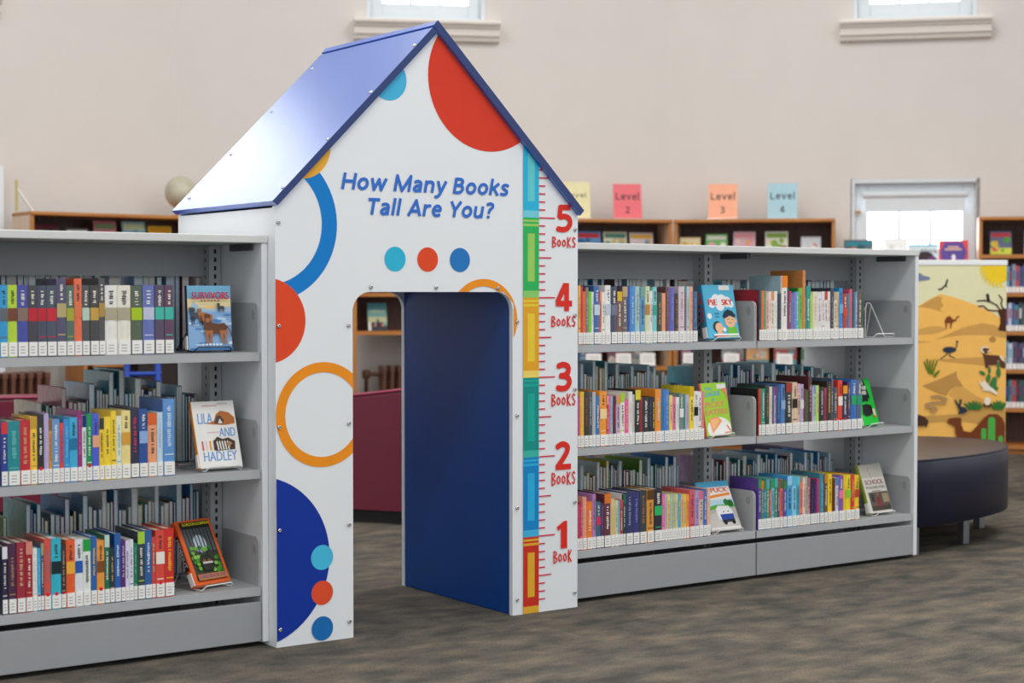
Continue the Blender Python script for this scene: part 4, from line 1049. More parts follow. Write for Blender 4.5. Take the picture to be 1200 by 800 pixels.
def art_puck(c, w, h):
    a = Art(c, w, h); a.rect(0, 1, 0, 1, 'd8d4d0'); a.rect(0, 1, 0.88, 1, '58b4dc'); a.rect(0, 1, 0.62, 0.88, 'ece8e2')
    a.text('ER PUCK', 0.10, 0.92, 0.77, 0.10, 'e8542c', 0.05); a.poly([(0.0, 0.64), (0.95, 0.70), (0.95, 0.75), (0.0, 0.69)], 'f08c30'); a.rect(0, 1, 0.5, 0.62, 'b8dcec')
    a.poly([(0, 0.46), (0.4, 0.52), (1, 0.50), (1, 0.42), (0, 0.40)], '58b040'); a.disc(0.75, 0.56, 0.08, '38803c'); a.disc(0.88, 0.53, 0.09, '2c6c34'); a.poly([(0, 0), (0, 0.42), (1, 0.45), (1, 0)], 'b8b4b0'); a.poly([(0, 0), (0, 0.30), (0.55, 0.42), (0.95, 0.2), (1, 0)], 'c4c0bc')
    a.poly([(0.38, 0.24), (0.36, 0.44), (0.46, 0.50), (0.78, 0.48), (0.86, 0.38), (0.86, 0.2), (0.5, 0.18)], 'e8e8ea'); a.poly([(0.46, 0.20), (0.44, 0.32), (0.86, 0.32), (0.86, 0.20)], '2c48a0'); a.rect(0.46, 0.86, 0.155, 0.21, '303038')
    for x in (0.58, 0.72): a.disc(x, 0.375, 0.045, 'fafafa'); a.disc(x, 0.37, 0.022, '181820')
    for x in (0.54, 0.80): a.disc(x, 0.15, 0.055, '201e22')
    a.rect(0.05, 0.95, 0.03, 0.06, 'e8e4e0')
def art_green(c, w, h):
    a = Art(c, w, h); a.rect(0, 1, 0, 1, '1cc83c'); a.poly([(0, 1), (0.62, 1), (0.80, 0.60), (0.7, 0.5), (0.2, 0.5), (0.0, 0.60)], '1a1a1c')
    a.poly([(0.1, 0.24), (0.2, 0.44), (0.5, 0.46), (0.75, 0.42), (0.8, 0.28), (0.6, 0.2), (0.3, 0.18)], '1a1a1c'); a.stroke([(0.2, 0.52), (0.3, 0.46), (0.45, 0.5), (0.6, 0.45), (0.7, 0.56)], 0.05, '1cc83c')
    for x0, x1, z, n in ((0.06, 0.55, 0.86, 4), (0.04, 0.66, 0.755, 5), (0.2, 0.60, 0.65, 3)):
        for k in range(n):
            u0 = x0 + (x1 - x0) * k / n; u1 = x0 + (x1 - x0) * (k + 0.86) / n; dz = 0.012 * (k % 2)
            a.poly([(u0, z + dz), (u1, z + 0.01), (u1 + 0.01, z + 0.085), (u0 + 0.01, z + 0.09 - dz)], 'dcdedb'); a.rect((u0 + u1) / 2 - 0.012, (u0 + u1) / 2 + 0.012, z + 0.03, z + 0.055, '5c605c')
    a.rect(0.72, 0.86, 0.18, 0.34, 'e8d0c0'); a.rect(0.70, 0.82, 0.15, 0.20, 'd85038')
def art_school(c, w, h):
    a = Art(c, w, h); a.rect(0, 1, 0, 1, 'd8d4cc'); a.rect(0, 1, 0.72, 1, 'bcb8b0'); a.stroke([(0.42, 0.70), (0.40, 0.84), (0.36, 0.9), (0.42, 0.93)], 0.014, '882c30')
    a.text('SCHOOL', 0.10, 0.93, 0.58, 0.10, '7c2028', 0.03); a.text('POSSIBILITIES', 0.10, 0.93, 0.49, 0.055, '504838', 0.02); a.rect(0.3, 0.7, 0.43, 0.45, '807868')
    a.rect(0.12, 0.98, 0.04, 0.42, '5c544c'); a.rect(0.12, 0.98, 0.04, 0.14, '443c34'); a.poly([(0.4, 0.12), (0.42, 0.28), (0.5, 0.34), (0.6, 0.28), (0.62, 0.12)], '7c3434'); a.rect(0.2, 0.34, 0.22, 0.38, '38342c'); a.rect(0.7, 0.95, 0.2, 0.38, 'a09070'); a.disc(0.5, 0.37, 0.05, '8c6450')
SZ = ZS
def display(name_label, loc, yaw, lean, w, h, t, cov, spine, art, wire, wire_label, ls=True):
    x, y, z = loc
    c, s = math.cos(yaw), math.sin(yaw)
    face_book('display_book', name_label, (x, y, z + 0.0052 + t * math.sin(lean)), yaw, lean, w, h, t, cov, spine, art, ls)
    if wire:
        # the easel stands under the book, its lip in front of the tail
        easel(wire_label, (x - 0.0 * c, y, z), yaw, w, lean, wire)
display('paperback with brown dogs on blue snow, red title, on black stand, left unit top shelf', (-0.226, 0.10, SZ[2]), 0.0, R(4), 0.137, 0.187, 0.014, '78b4d8', '302c38', art_dogs, M_WIREB, 'black book stand holding the dog paperback, left unit top shelf')
display('white hardcover with blue letters and two sleeping dogs, orange spine, left unit middle shelf', (-0.199, 0.085, SZ[1]), 0.0, R(19.5), 0.135, 0.200, 0.016, 'ecebe8', 'e89428', art_lila, M_WIREW, 'white wire easel under the white hardcover with blue letters, left unit')
display('orange bordered hardcover with green forest picture, left unit bottom shelf', (-0.213, 0.085, SZ[0]), R(14), R(30), 0.128, 0.203, 0.021, 'e4642c', 'e4642c', art_hideout, M_WIREW, 'white wire easel under the orange bordered hardcover, left unit bottom shelf')
display('sky blue hardcover with two cartoon boys and red title, right unit top shelf', (1.750, 0.085, SZ[2]), 0.0, R(12), 0.150, 0.195, 0.025, '58b8dc', '2c8cb8', art_pie, M_WIREW, 'white wire easel under the sky blue hardcover with cartoon boys')
display('lime green paperback with pink title and toast, right unit middle shelf', (1.740, 0.080, SZ[1]), R(8), R(10), 0.140, 0.190, 0.012, 'a4d83c', 'e86c68', art_picky, M_WIREW, 'white wire easel under the lime green paperback', False)
display('picture paperback of smiling white and blue truck on road, right unit bottom shelf', (1.765, 0.085, SZ[0]), 0.0, R(27), 0.150, 0.188, 0.008, 'd8d4d0', '58b4dc', art_puck, M_WIREW, 'white wire easel under the truck paperback', False)
display('bright green and black paperback at right end of middle shelf, right unit far bay', (2.545, 0.085, SZ[1]), R(16), R(16), 0.130, 0.182, 0.012, '1cc83c', 'e8ecc8', art_green, M_WIREW, 'white wire easel under the bright green and black paperback')
display('grey paperback with brick red title above sepia photo, right unit bottom shelf', (2.585, 0.085, SZ[0]), R(4), R(20), 0.135, 0.193, 0.018, 'd8d4cc', '98b03c', art_school, M_WIREW, 'white wire easel under the grey paperback with red title')
easel('empty white wire book easel at right end of top shelf, right unit', (2.585, 0.10, SZ[2]), 0.0, 0.13, R(12), M_WIREW)
# ------------------------------------------------------------------ oak bookcases along the wall
PZ = (1.282, 1.037, 0.790, 0.545, 0.297, 0.06)
def oak_case(label, x, y, rot, w, shelves=PZ, open_below=None, dividers=(), left_from=0.0):
    root = thing('oak_bookcase', label, 'bookcase', (x, y, 0), (0, 0, rot), 'oak bookcases along the wall'); H = 1.524; d = 0.30; t = 0.022
    for a, b in ((0, t), (w - t, w)):
        zl0 = left_from if a == 0 else 0.0
        q = MB(); q.box(a, b, 0.012, d, zl0, H - t, PALEOAK); q.box(a, b, 0, 0.0118, zl0, H - t, OAKZ); q.build('side_panel', root)
    q = MB(); q.box(0, w, -0.008, d, H - t + 0.0005, H, OAK); q.build('top_panel', root, bevel=0.003)
    zb = open_below or 0.0
    q = MB(); q.box(t, w - t, d - 0.012, d - 0.001, zb, H - t, WALNUT); q.build('back_panel', root)['label'] = 'dark brown back panel'
    for z in shelves:
        q = MB(); q.box(t, w - t, 0.002, d - 0.013, z - 0.024, z, OAK); q.build('shelf', root)
    for u, z0, z1 in dividers:
        q = MB(); q.box(u - 0.012, u + 0.012, 0.001, d - 0.013, z0, z1, OAKZ); q.build('divider', root)
    if not open_below:
        q = MB(); q.box(t, w - t, 0.03, 0.045, 0, 0.035, OAK); q.build('plinth', root)
    return root
def on_case(x, y, rot, u, v, z):
    c, s = math.cos(rot), math.sin(rot); return (x + u * c - v * s, y + u * s + v * c, z)
CASES = {'hero': (3.073, 4.942, R(-20), 0.98), 'mid': (4.036, 4.579, R(-24.8), 1.105), 'far': (5.046, 4.110, R(-45.5), 1.058), 'left': (1.154, 5.444, R(2.5), 1.15), 'end': (6.385, 2.675, R(-48), 1.1)}
oak_case('oak bookcase bridging a radiator, seen through the playhouse doorway', *CASES['hero'], shelves=(1.282, 1.037, 0.790), open_below=0.77)
oak_case('oak bookcase right behind the playhouse, under the pink card', *CASES['mid'])
oak_case('oak bookcase under the peach and pale blue level cards', *CASES['far'])
oak_case('oak bookcase above the radiator at left, behind the left grey shelving', *CASES['left'], shelves=(1.282, 1.037), open_below=0.80, dividers=((0.34, 0.0, 1.012),), left_from=0.80)
oak_case('tall oak bookcase at the right edge, beside the low window', *CASES['end'])
q = MB(); q.box(0, 0.80, 0.01, 0.30, 0, 1.215, PALEOAK); q.box(0, 0.80, -0.01, 0.31, 1.215, 1.237, OAK)
tag(q.build('trim_1', None, (5.815, 3.31, 0), (0, 0, R(-46.5))), kind='structure')
LEDGE = (5.815, 3.31, R(-46.5))

def faced(case, u, z, w, h, cols, label, group='picture books displayed on the oak bookcases', lean=R(12), v=0.10, title=None, art=None):
    x, y, rot, *_ = case
    o = thing('picture_book', label, 'book', on_case(x, y, rot, u, v, z + 0.0005 + 0.010 * math.sin(lean)), (-lean, 0, rot), group)
    c = MB(); m = jacket(cols[0]); t = 0.010
    c.box(0, w, 0, 0.0015, 0, h, m); c.box(0, w, t - 0.0015, t, 0, h, m); c.box(0, 0.0015, 0.0015, t - 0.0015, 0, h, m)
    a = Art(c, w, h); r = random.Random(label)
    if art: art(a)
    else:
        a.rect(0.06, 0.94, 0.74, 0.92, cols[1]); a.rect(0.0, 1.0, 0.0, 0.28, cols[2])
        for k in range(7): a.disc(0.15 + 0.7 * r.random(), 0.15 + 0.5 * r.random(), 0.06 + 0.1 * r.random(), cols[1 + k % (len(cols) - 1)])
        if title is not None: a.text(title, 0.12, 0.88, 0.78, 0.09, cols[-1], 0.03)
    c.build('cover', o)
    p = MB(); p.box(0.0016, w - 0.002, 0.0016, t - 0.0016, 0.002, h - 0.002, M_PAGEW); p.build('pages', o)
    return o
M_, F_, L_, E_, H_ = CASES['mid'], CASES['far'], CASES['left'], CASES['end'], CASES['hero']
zt = 1.282
faced(M_, 0.455, zt, 0.19, 0.165, ['3478b0', 'c83038', '4c9c48', '2c5c90', 'e0c040'], 'blue and red picture book beside the roof tip, top of the oak bookcase', lean=R(10))
faced(M_, 0.665, zt, 0.16, 0.165, ['b8bc98', '508878', 'c8b078', '78a898'], 'sage green picture book under the pink level card')
faced(M_, 0.845, zt, 0.16, 0.16, ['c8b8b8', 'e0b040', 'f0c838', '8098b0'], 'pale picture book with yellow foot, right of the sage green one')
faced(F_, 0.03, zt, 0.14, 0.128, ['e8d088', 'f0e8c0', 'e0b860', 'd8a050'], 'small yellow picture book under the peach card, leftmost in its bookcase')
faced(F_, 0.205, zt, 0.145, 0.15, ['58b048', 'e8e8d8', '70c060', 'e0a8b0'], 'green picture book under the peach level card')
faced(F_, 0.39, zt, 0.145, 0.165, ['d8b0b8', 'e8a0a8', 'f0b050', 'e8d0c0'], 'pink picture book between the green and the white flowered ones')
faced(F_, 0.60, zt, 0.15, 0.165, ['d8dcc8', '88b048', 'e8d048', '90384c'], 'white picture book with green corners under the pale blue card')
faced(F_, 0.835, zt, 0.13, 0.128, ['c8d0d8', 'e0e4e8', 'd8dce0', 'd87050'], 'pale grey picture book at right end of the oak bookcase')
faced(L_, 0.03, zt, 0.20, 0.19, ['28181c', '581c28', '20181c', '803040'], 'dark maroon picture book at left end of the left oak bookcase')
faced(L_, 0.27, zt, 0.15, 0.155, ['30282c', 'c8c8c8', '38202c', '503038'], 'dark low book between maroon and pink books, left oak bookcase')
faced(L_, 0.455, zt, 0.15, 0.205, ['b86878', '7c8c68', 'a85868', '504848'], 'dusty pink picture book with dark animal, left oak bookcase')
faced(L_, 0.645, zt, 0.155, 0.205, ['88b8c8', 'c8d8a8', 'd88858', '78a8b8'], 'light blue picture book with pale title, left oak bookcase')
faced(L_, 0.82, zt, 0.16, 0.18, ['d8b020', 'c89018', 'e0c030', '806018'], 'yellow picture book beside the playhouse wall, left oak bookcase')
def art_hero(a):
    a.rect(0, 1, 0, 1, '78b0ac'); a.rect(0, 1, 0.75, 1, '4c8c98'); a.rect(0, 1, 0.3, 0.5, 'c8cca0'); a.text('HERO', 0.14, 0.86, 0.64, 0.12, 'd8dcb0', 0.02)
    a.rect(0.18, 1, 0, 0.18, '383840'); a.rect(0, 0.16, 0.0, 0.30, 'd8d8d0')
    for x in (0.3, 0.7): a.disc(x, 0.22, 0.13, '38343c'); a.disc(x + 0.08, 0.2, 0.08, 'c88060')
    a.poly([(0.42, 0.15), (0.46, 0.36), (0.52, 0.44), (0.58, 0.36), (0.62, 0.15)], '2c3c48')
faced(H_, 0.115, 0.790, 0.125, 0.182, ['78b0ac', '4c8c98', 'c8cca0'], 'teal paperback standing in the oak bookcase, seen through the doorway', art=art_hero)
faced(E_, 0.075, zt, 0.135, 0.155, ['3c4c78', 'd84858', 'c8d048', '58a040', 'e8c030'], 'colourful picture book with red title in the right edge bookcase')
faced(E_, 0.285, zt, 0.14, 0.16, ['3c4870', 'a8b0c8', 'c89868', '2c3858'], 'dark blue picture book cut off by the right picture edge')
# face-out books with cards on a lower shelf, seen between the grey shelves
zl = 0.545
def card(case, u, z, w, h, m, label, cat, group, text=None, v=0.05, lean=R(8)):
    x, y, rot, *_ = case
    o = thing('card_holder', label, cat, on_case(x, y, rot, u, v, z + 0.005), (-lean, 0, rot), group)
    c = MB(); c.box(0, w, 0, 0.003, 0.004, h, m)
    a = Art(c, w, h)
    for i, (t, a0, a1, z0, cap) in enumerate(text or ()): sans(c, t, a0 * w, a1 * w, z0 * h, cap * h, 0.0004, ink('3c3c44'), weight=0.15)
    if not text:
        for k in range(3): a.rect(0.15, 0.85, 0.30 + 0.2 * k, 0.34 + 0.2 * k, '909090')
    c.build('card', o)
    s = MB(); s.box(-0.002, w + 0.002, -0.012, 0.03, 0, 0.0035, mat('d8dde0', 0.1, coat=0.5)); s.build('stand', o)
    return o
low = [(M_, 0.30, 'a8b0a8'), (M_, 0.50, '2c5c98'), (M_, 0.70, '7c3c58'), (M_, 0.87, '8c8890'), (F_, 0.04, 'a04868'), (F_, 0.31, '70787c'), (F_, 0.475, 'e0a040'), (F_, 0.66, 'b83838'), (F_, 0.84, '3c7c50')]
for i, (cs, u, c) in enumerate(low):
    faced(cs, u, zl, 0.15, 0.155, [c, 'd8d0c0', PAL[i * 3 % 20], PAL[(i * 5 + 3) % 20]], '%s picture book behind card, lower oak shelf, %s from left' % (colour_name(c), ordinal(i + 1)), group='picture books on the lower oak shelf', v=0.14)
for i, (cs, u) in enumerate([(M_, 0.53), (M_, 0.735), (M_, 0.90), (F_, 0.06), (F_, 0.33), (F_, 0.68), (F_, 0.87)]):
    card(cs, u, zl, 0.105, 0.085, M_LABEL, 'small white card on lower oak shelf, seen between grey shelves, %s from left' % ordinal(i + 1), 'card', 'white cards on the lower oak shelf')
H0 = 1.5245
card(M_, 0.375, H0, 0.20, 0.25, ink('e4dcae'), 'pale yellow level card mostly behind the roof tip', 'sign', 'level cards on the oak bookcases', [('Level', 0.14, 0.88, 0.58, 0.13), ('1', 0.46, 0.56, 0.25, 0.14)], v=0.12)
card(M_, 0.735, H0, 0.195, 0.24, ink('e8747c'), 'pink card reading Level 2 on the oak bookcase', 'sign', 'level cards on the oak bookcases', [('Level', 0.08, 0.92, 0.55, 0.20), ('2', 0.42, 0.58, 0.17, 0.19)], v=0.12)
card(F_, 0.22, H0, 0.195, 0.24, ink('f4b090'), 'peach card reading Level 3 on the oak bookcase', 'sign', 'level cards on the oak bookcases', [('Level', 0.08, 0.92, 0.55, 0.20), ('3', 0.42, 0.58, 0.17, 0.19)], v=0.12)
card(F_, 0.615, H0, 0.195, 0.24, ink('a8ccd8'), 'pale blue card reading Level 4 on the oak bookcase', 'sign', 'level cards on the oak bookcases', [('Level', 0.08, 0.92, 0.55, 0.20), ('4', 0.42, 0.58, 0.17, 0.19)], v=0.12)
# books on the ledge below the low window
LG = 'books on the window ledge'
faced(LEDGE, 0.003, 1.237, 0.19, 0.15, ['243c4c', '2c8090', '30505c', 'd06048'], 'dark teal picture book at left on the window ledge', LG)
faced(LEDGE, 0.262, 1.237, 0.15, 0.16, ['e8ecec', 'f0f2f2', 'e4e8e8', 'd8dcdc'], 'white picture book on the window ledge, washed out by daylight', LG)  # washed-out look is painted in near-white cover colours
def art_od(a):
    a.rect(0, 1, 0, 1, 'd4e4ea'); a.text('a-ties', 0.12, 0.95, 0.48, 0.30, '38444c', 0.02); a.disc(0.55, 0.0, 0.36, '382c34'); a.disc(0.8, 0.05, 0.16, '6c3c78'); a.rect(0, 1, 0.88, 1, '78c0dc')
faced(LEDGE, 0.415, 1.237, 0.195, 0.118, ['d4e4ea', '38444c', '78c0dc'], 'white and blue landscape book with dark lettering on the window ledge', LG, art=art_od)
def art_th(a):
    a.rect(0, 1, 0, 1, 'd84c54'); a.poly([(0.2, 0.92), (0.8, 0.92), (0.95, 0.45), (0.88, 0.08), (0.1, 0.08), (0.05, 0.45)], '5c4c9c'); a.rect(0.3, 0.68, 0.66, 0.73, 'e0b8a0'); a.rect(0.2, 0.78, 0.54, 0.62, 'e0b8a0')
    a.disc(0.5, 0.22, 0.07, 'e8e4e8', 0.12); a.rect(0.44, 0.56, 0, 0.2, 'e8e4e8')
faced(LEDGE, 0.612, 1.237, 0.185, 0.142, ['d84c54', '5c4c9c', 'e0b8a0'], 'red and violet theatre curtain picture book on the window ledge', LG, art=art_th)

# rows of paperbacks in the bookcase at the right edge
x_, y_, r_, w_ = CASES['end']
EP = ['3858a0', '2c3c78', 'c8ccd4', '38808c', '8c3048', 'd8d4cc', '5c4878', '70a0c8', 'b83c40', '3c5848', '8890a8', '283048']
for ri, z in enumerate(PZ[1:5]):
    rnd = random.Random(ri + 3); u = 0.125; n = 0
    while u < 0.36:
        t = 0.014 + 0.014 * rnd.random(); n += 1; c = rnd.choice(EP); h = 0.165 + 0.02 * rnd.random()
        b = MB(); m = jacket(c); b.box(0, t, 0, 0.004, 0, h, m); b.box(0, 0.0015, 0.004, 0.13, 0, h, m); b.box(t - 0.0015, t, 0.004, 0.13, 0, h, m); b.box(0.0015, t - 0.0015, 0.004, 0.127, 0.002, h - 0.003, M_PAGEW)
        b.flat([(t * 0.08, 0.002), (t * 0.95, 0.002), (t * 0.95, 0.038), (t * 0.08, 0.038)], FR, 0.0006, M_LABEL)
        b.flat([(t * 0.25, h * 0.45), (t * 0.75, h * 0.45), (t * 0.75, h * 0.8), (t * 0.25, h * 0.8)], FR, 0.0006, ink(rnd.choice(EP)))
        o = b.build('paperback', None, on_case(x_, y_, r_, u, 0.03, z + 0.0005), (0, 0, r_))
        tag(o, '%s paperback, %s from left on %s row of the right edge bookcase' % (colour_name(c), ordinal(n), ['uppermost', 'second', 'third', 'lowest'][ri]), 'book', '%s row of paperbacks in the right edge bookcase' % ['uppermost', 'second', 'third', 'lowest'][ri])
        u += t + 0.0008

# ------------------------------------------------------------------ radiators
def radiator(label, x, y, rot, n):
    M_R = mat('6c4434', 0.45, var=0.1)
    root = thing('radiator', label, 'radiator', (x, y, 0), (0, 0, rot), 'brown cast iron radiators')
    for i in range(n):
        s = MB(); u = i * 0.052
        for v in (0.0, 0.075, 0.15): s.tube([(u, v, 0.07), (u, v, 0.12), (u, v, 0.47), (u, v, 0.53)], [0.018, 0.014, 0.014, 0.017], M_R, 8)
        s.box(u - 0.017, u + 0.017, -0.018, 0.168, 0.515, 0.555, M_R); s.box(u - 0.017, u + 0.017, -0.018, 0.168, 0.045, 0.085, M_R)
        if i in (0, n - 1): s.box(u - 0.02, u + 0.02, -0.01, 0.16, 0.0, 0.05, M_R)
        s.build('section', root, bevel=0.006)
    s = MB(); s.tube([(-0.12, 0.075, 0.50), (n * 0.052 - 0.04, 0.075, 0.50)], 0.014, M_R); s.lathe([(0.012, 0.0), (0.012, 0.47), (0.026, 0.475), (0.026, 0.525), (0.012, 0.53)], -0.11, 0.075, M_R, 12); s.build('pipe', root)
    return root
radiator('brown cast iron radiator at left, seen above the red sofa between shelves', 0.40, 5.56, R(-1), 18)
radiator('brown cast iron radiator under the bookcase, seen through the doorway', 3.37, 5.055, R(-22), 12)

# ------------------------------------------------------------------ maroon curved bench
M_MAR = mat('6c1230', 0.42, var=0.06, scale=6, bump=0.05); M_MAR_LIT = mat('8c2a48', 0.4, var=0.05, scale=6); M_BLK = mat('17171a', 0.6)
path = [(-0.60, 3.03), (-0.2, 3.08), (0.244, 2.994), (0.70, 2.80), (1.15, 2.52), (1.44, 2.27), (1.62, 2.01), (1.80, 1.80), (2.05, 1.62), (2.40, 1.58)]
hts = [0.565, 0.57, 0.575, 0.57, 0.565, 0.572, 0.607, 0.635, 0.64, 0.64]
P3 = smooth([(x, y, h) for (x, y), h in zip(path, hts)])
def swept(prof, pts, m):
    """sweep a (depth, height) outline along the path; height given as function of the local top"""
    s = MB(); n = len(prof(0.5)); vs = []
    for i, (x, y, h) in enumerate(pts):
        a = pts[max(i - 1, 0)]; b = pts[min(i + 1, len(pts) - 1)]
        dx, dy = b[0] - a[0], b[1] - a[1]; L = math.hypot(dx, dy); nx, ny = -dy / L, dx / L
        for v, z in prof(h): vs.append((x + nx * v, y + ny * v, z))
    fs = [(i * n + k, (i + 1) * n + k, (i + 1) * n + (k + 1) % n, i * n + (k + 1) % n) for i in range(len(pts) - 1) for k in range(n)]
    s.add(vs, fs, m, False); s.add(vs, [tuple(range(n)), tuple(range((len(pts) - 1) * n, len(pts) * n))], m)
    return s
sofa = thing('curved_sofa', 'long curved maroon upholstered sofa behind the playhouse and left shelving', 'sofa', (0.6, 2.6, 0))
def off(mb, nm): o = mb.build(nm, sofa, (-0.6, -2.6, 0)); return o
off(swept(lambda h: [(0, 0.06), (0, h - 0.025), (0.006, h - 0.008), (0.03, h), (0.13, h), (0.155, h - 0.012), (0.16, h - 0.04), (0.16, 0.38), (0.16, 0.06)], P3, M_MAR), 'backrest')
off(swept(lambda h: [(0.162, 0.06), (0.162, 0.38), (0.18, 0.40), (0.56, 0.40), (0.58, 0.38), (0.58, 0.06)], P3, M_MAR), 'seat')
off(swept(lambda h: [(0.04, 0), (0.04, 0.059), (0.54, 0.059), (0.54, 0)], P3, M_BLK), 'plinth')
t = MB(); t.tube([(x + 0.004, y, h - 0.008) for x, y, h in P3], 0.006, M_MAR_LIT, 6); off(t, 'piping')  # lighter tube colour paints the lit top edge of the backrest

# ------------------------------------------------------------------ navy half-round seat at the end of the right shelving
M_VIN = mat('171a33', 0.38, var=0.05, scale=8, bump=0.04); M_VTOP = mat('3a3440', 0.42, var=0.05, scale=8)
seat = thing('half_round_bench', 'navy half-round upholstered bench on square metal legs beside the right shelving', 'bench', (2.81, 0.55, 0))
E_pts = [(0, -0.5)] + [(0.98 * math.cos(a) ** 0.9 if math.cos(a) > 0 else 0.0, 0.5 * math.sin(a)) for a in [R(-90 + 180 * k / 40) for k in range(1, 40)]] + [(0, 0.5)]
def scaled(f, g): return [(max(0.002, x * f - g), y * f) for x, y in E_pts]
s = MB(); rings = [(0.97, 0.0, 0.113), (1.0, 0.0, 0.118), (1.0, 0.0, 0.366), (0.996, 0, 0.374), (0.985, 0, 0.380)]
vs = [(x, y, z) for f, g, z in rings for x, y in scaled(f, g)]; n = len(E_pts)
s.add(vs, [(i * n + k, i * n + (k + 1) % n, (i + 1) * n + (k + 1) % n, (i + 1) * n + k) for i in range(len(rings) - 1) for k in range(n)], M_VIN, True)
s.build('upholstered_base', seat)
s = MB(); s.add([(x, y, 0.3801) for x, y in scaled(0.985, 0)], [tuple(range(n))], M_VIN); s.build('seat_top', seat)
s = MB(); s.tube([(x, y, 0.377) for x, y in scaled(0.995, 0)], 0.004, M_VIN, 6); s.build('piping', seat)
for x, y in ((0.025, -0.455), (0.44, -0.36), (0.86, -0.10), (0.86, 0.12), (0.025, 0.455)):
    s = MB(); s.box(x - 0.018, x + 0.018, y - 0.018, y + 0.018, 0, 0.114, mat('8c8f94', 0.35, metal=0.8)); s.build('leg', seat, bevel=0.002)

# ------------------------------------------------------------------ shelving end with the desert mural
PW, PH = 0.72, 1.197
mur = thing('mural_shelving', 'bookshelf end panel printed with a desert scene of camels and cacti', 'bookshelf', (3.898, 1.344, 0), (0, 0, R(-30)))
s = MB(); s.box(0.02, PW - 0.02, 0.022, 0.60, 0.0, PH - 0.03, M_EDGE); s.build('carcass', mur)
s = MB(); s.box(-0.004, PW + 0.004, -0.004, 0.605, PH - 0.0255, PH, M_WHITE); s.build('top_panel', mur, bevel=0.002)
pm = MB(); pm.box(0, PW, 0, 0.02, 0, PH - 0.026, mat('e2dfb4', 0.35, var=0.02))
K = 0.000636
def U(pts): return [(PW + (x - 800) * K, PH - 0.0255 - (y - 147) * K) for x, y in pts]
LM = [0]
def ml(): LM[0] += 1; return 0.0003 + 0.0001 * LM[0]
def mp(pts, m):
    q = clip(U(pts), 0, 0, 1) if False else U(pts)
    pm.flat([(max(0.001, min(PW - 0.001, x)), max(0.001, min(PH - 0.027, z))) for x, z in q], FR, ml(), ink(m))
def ms(pts, w, m): pm.stroke([(min(PW - 0.002, x), z) for x, z in U(pts)], w * K, FR, ml(), ink(m))
def mo(x, y, rx, ry, m, rot=0.0): mp(disc(x, y, rx, 30, ry, rot), m)
mp([(-340, 1900), (-340, 520), (-100, 560), (112, 455), (190, 408), (270, 370), (300, 375), (400, 402), (550, 452), (700, 522), (801, 590), (801, 1900)], 'f6bd60')
mp([(-100, 560), (112, 460), (180, 420), (250, 385), (285, 395), (278, 430), (296, 460), (268, 490), (292, 512), (200, 485), (100, 470)], 'cd9a50')
mp([(-340, 640), (112, 640), (190, 620), (260, 620), (340, 640), (280, 665), (200, 682), (112, 686), (-340, 690)], 'd6a256')
mp([(235, 725), (330, 682), (450, 632), (600, 597), (700, 610), (801, 662), (801, 716), (650, 690), (450, 690), (330, 705)], 'd09c52')
mp([(-340, 735), (112, 735), (205, 742), (112, 750), (-340, 750)], 'd09c52')
mo(690, 725, 27, 24, 'b88848')
mp([(180, 878), (400, 870), (620, 860), (800, 870), (800, 935), (640, 928), (480, 912), (350, 900)], 'd09c52')
mp([(130, 1083), (290, 1022), (402, 970), (412, 1023), (462, 1092), (390, 1090), (350, 1120), (320, 1164), (230, 1130)], 'bf8f4c')
mp([(412, 1015), (462, 1092), (560, 1160), (640, 1200), (480, 1240), (400, 1190), (340, 1150), (380, 1092), (455, 1090)], 'dba655')
mp([(-340, 1340), (112, 1320), (400, 1303), (440, 1313), (520, 1265), (650, 1253), (801, 1280), (801, 1450), (560, 1378), (440, 1360), (112, 1370), (-340, 1380)], 'c99a52')
sun = clip(clip(disc(735, 165, 118, 60), 1, 0, 800), 0, -1, -148); mp(sun, 'f0cc28')
for k in range(9):
    a = R(78 + 13.5 * k); r0, r1 = 112, 168; w = R(5.2)
    pts = [(735 + r0 * math.cos(a - w), 165 + r0 * math.sin(a - w)), (735 + (r0 + 25) * math.cos(a + w * 0.6), 165 + (r0 + 25) * math.sin(a + w * 0.6)), (735 + r1 * math.cos(a - w), 165 + r1 * math.sin(a - w)), (735 + (r0 + 30) * math.cos(a + 2.2 * w), 165 + (r0 + 30) * math.sin(a + 2.2 * w)), (735 + r0 * math.cos(a + 1.6 * w), 165 + r0 * math.sin(a + 1.6 * w))]
    pts = clip(clip(pts, 1, 0, 800), 0, -1, -148)
    if len(pts) > 2: mp(pts, 'f0cc28')
mp([(250, 325), (270, 330), (305, 300), (322, 250), (332, 262), (320, 300), (324, 320), (306, 312), (282, 338), (255, 341)], '322e34')
mp([(60, 205), (112, 212), (135, 228), (185, 240), (185, 258), (150, 264), (112, 268), (60, 275)], '7884a0')
BR = '4c2814'
mp([(732, 650), (750, 600), (748, 550), (730, 505), (752, 490), (772, 478), (798, 486), (800, 662)], BR)
ms([(745, 500), (700, 500), (650, 495), (612, 462), (575, 466)], 11, BR); ms([(745, 492), (720, 456), (672, 432), (622, 420), (565, 424)], 11, BR); ms([(772, 490), (755, 450), (764, 412), (737, 380)], 11, BR)
mp([(634, 365), (641, 372), (650, 364), (657, 375), (667, 425), (655, 437), (640, 420)], '241c20')
CM = '80401e'
mp([(303, 582), (320, 550), (345, 538), (370, 565), (385, 570), (400, 545), (422, 540), (424, 548), (407, 553), (394, 580), (364, 592), (357, 636), (348, 636), (350, 597), (325, 594), (321, 632), (311, 632), (313, 600)], CM)
OS = '2c3648'
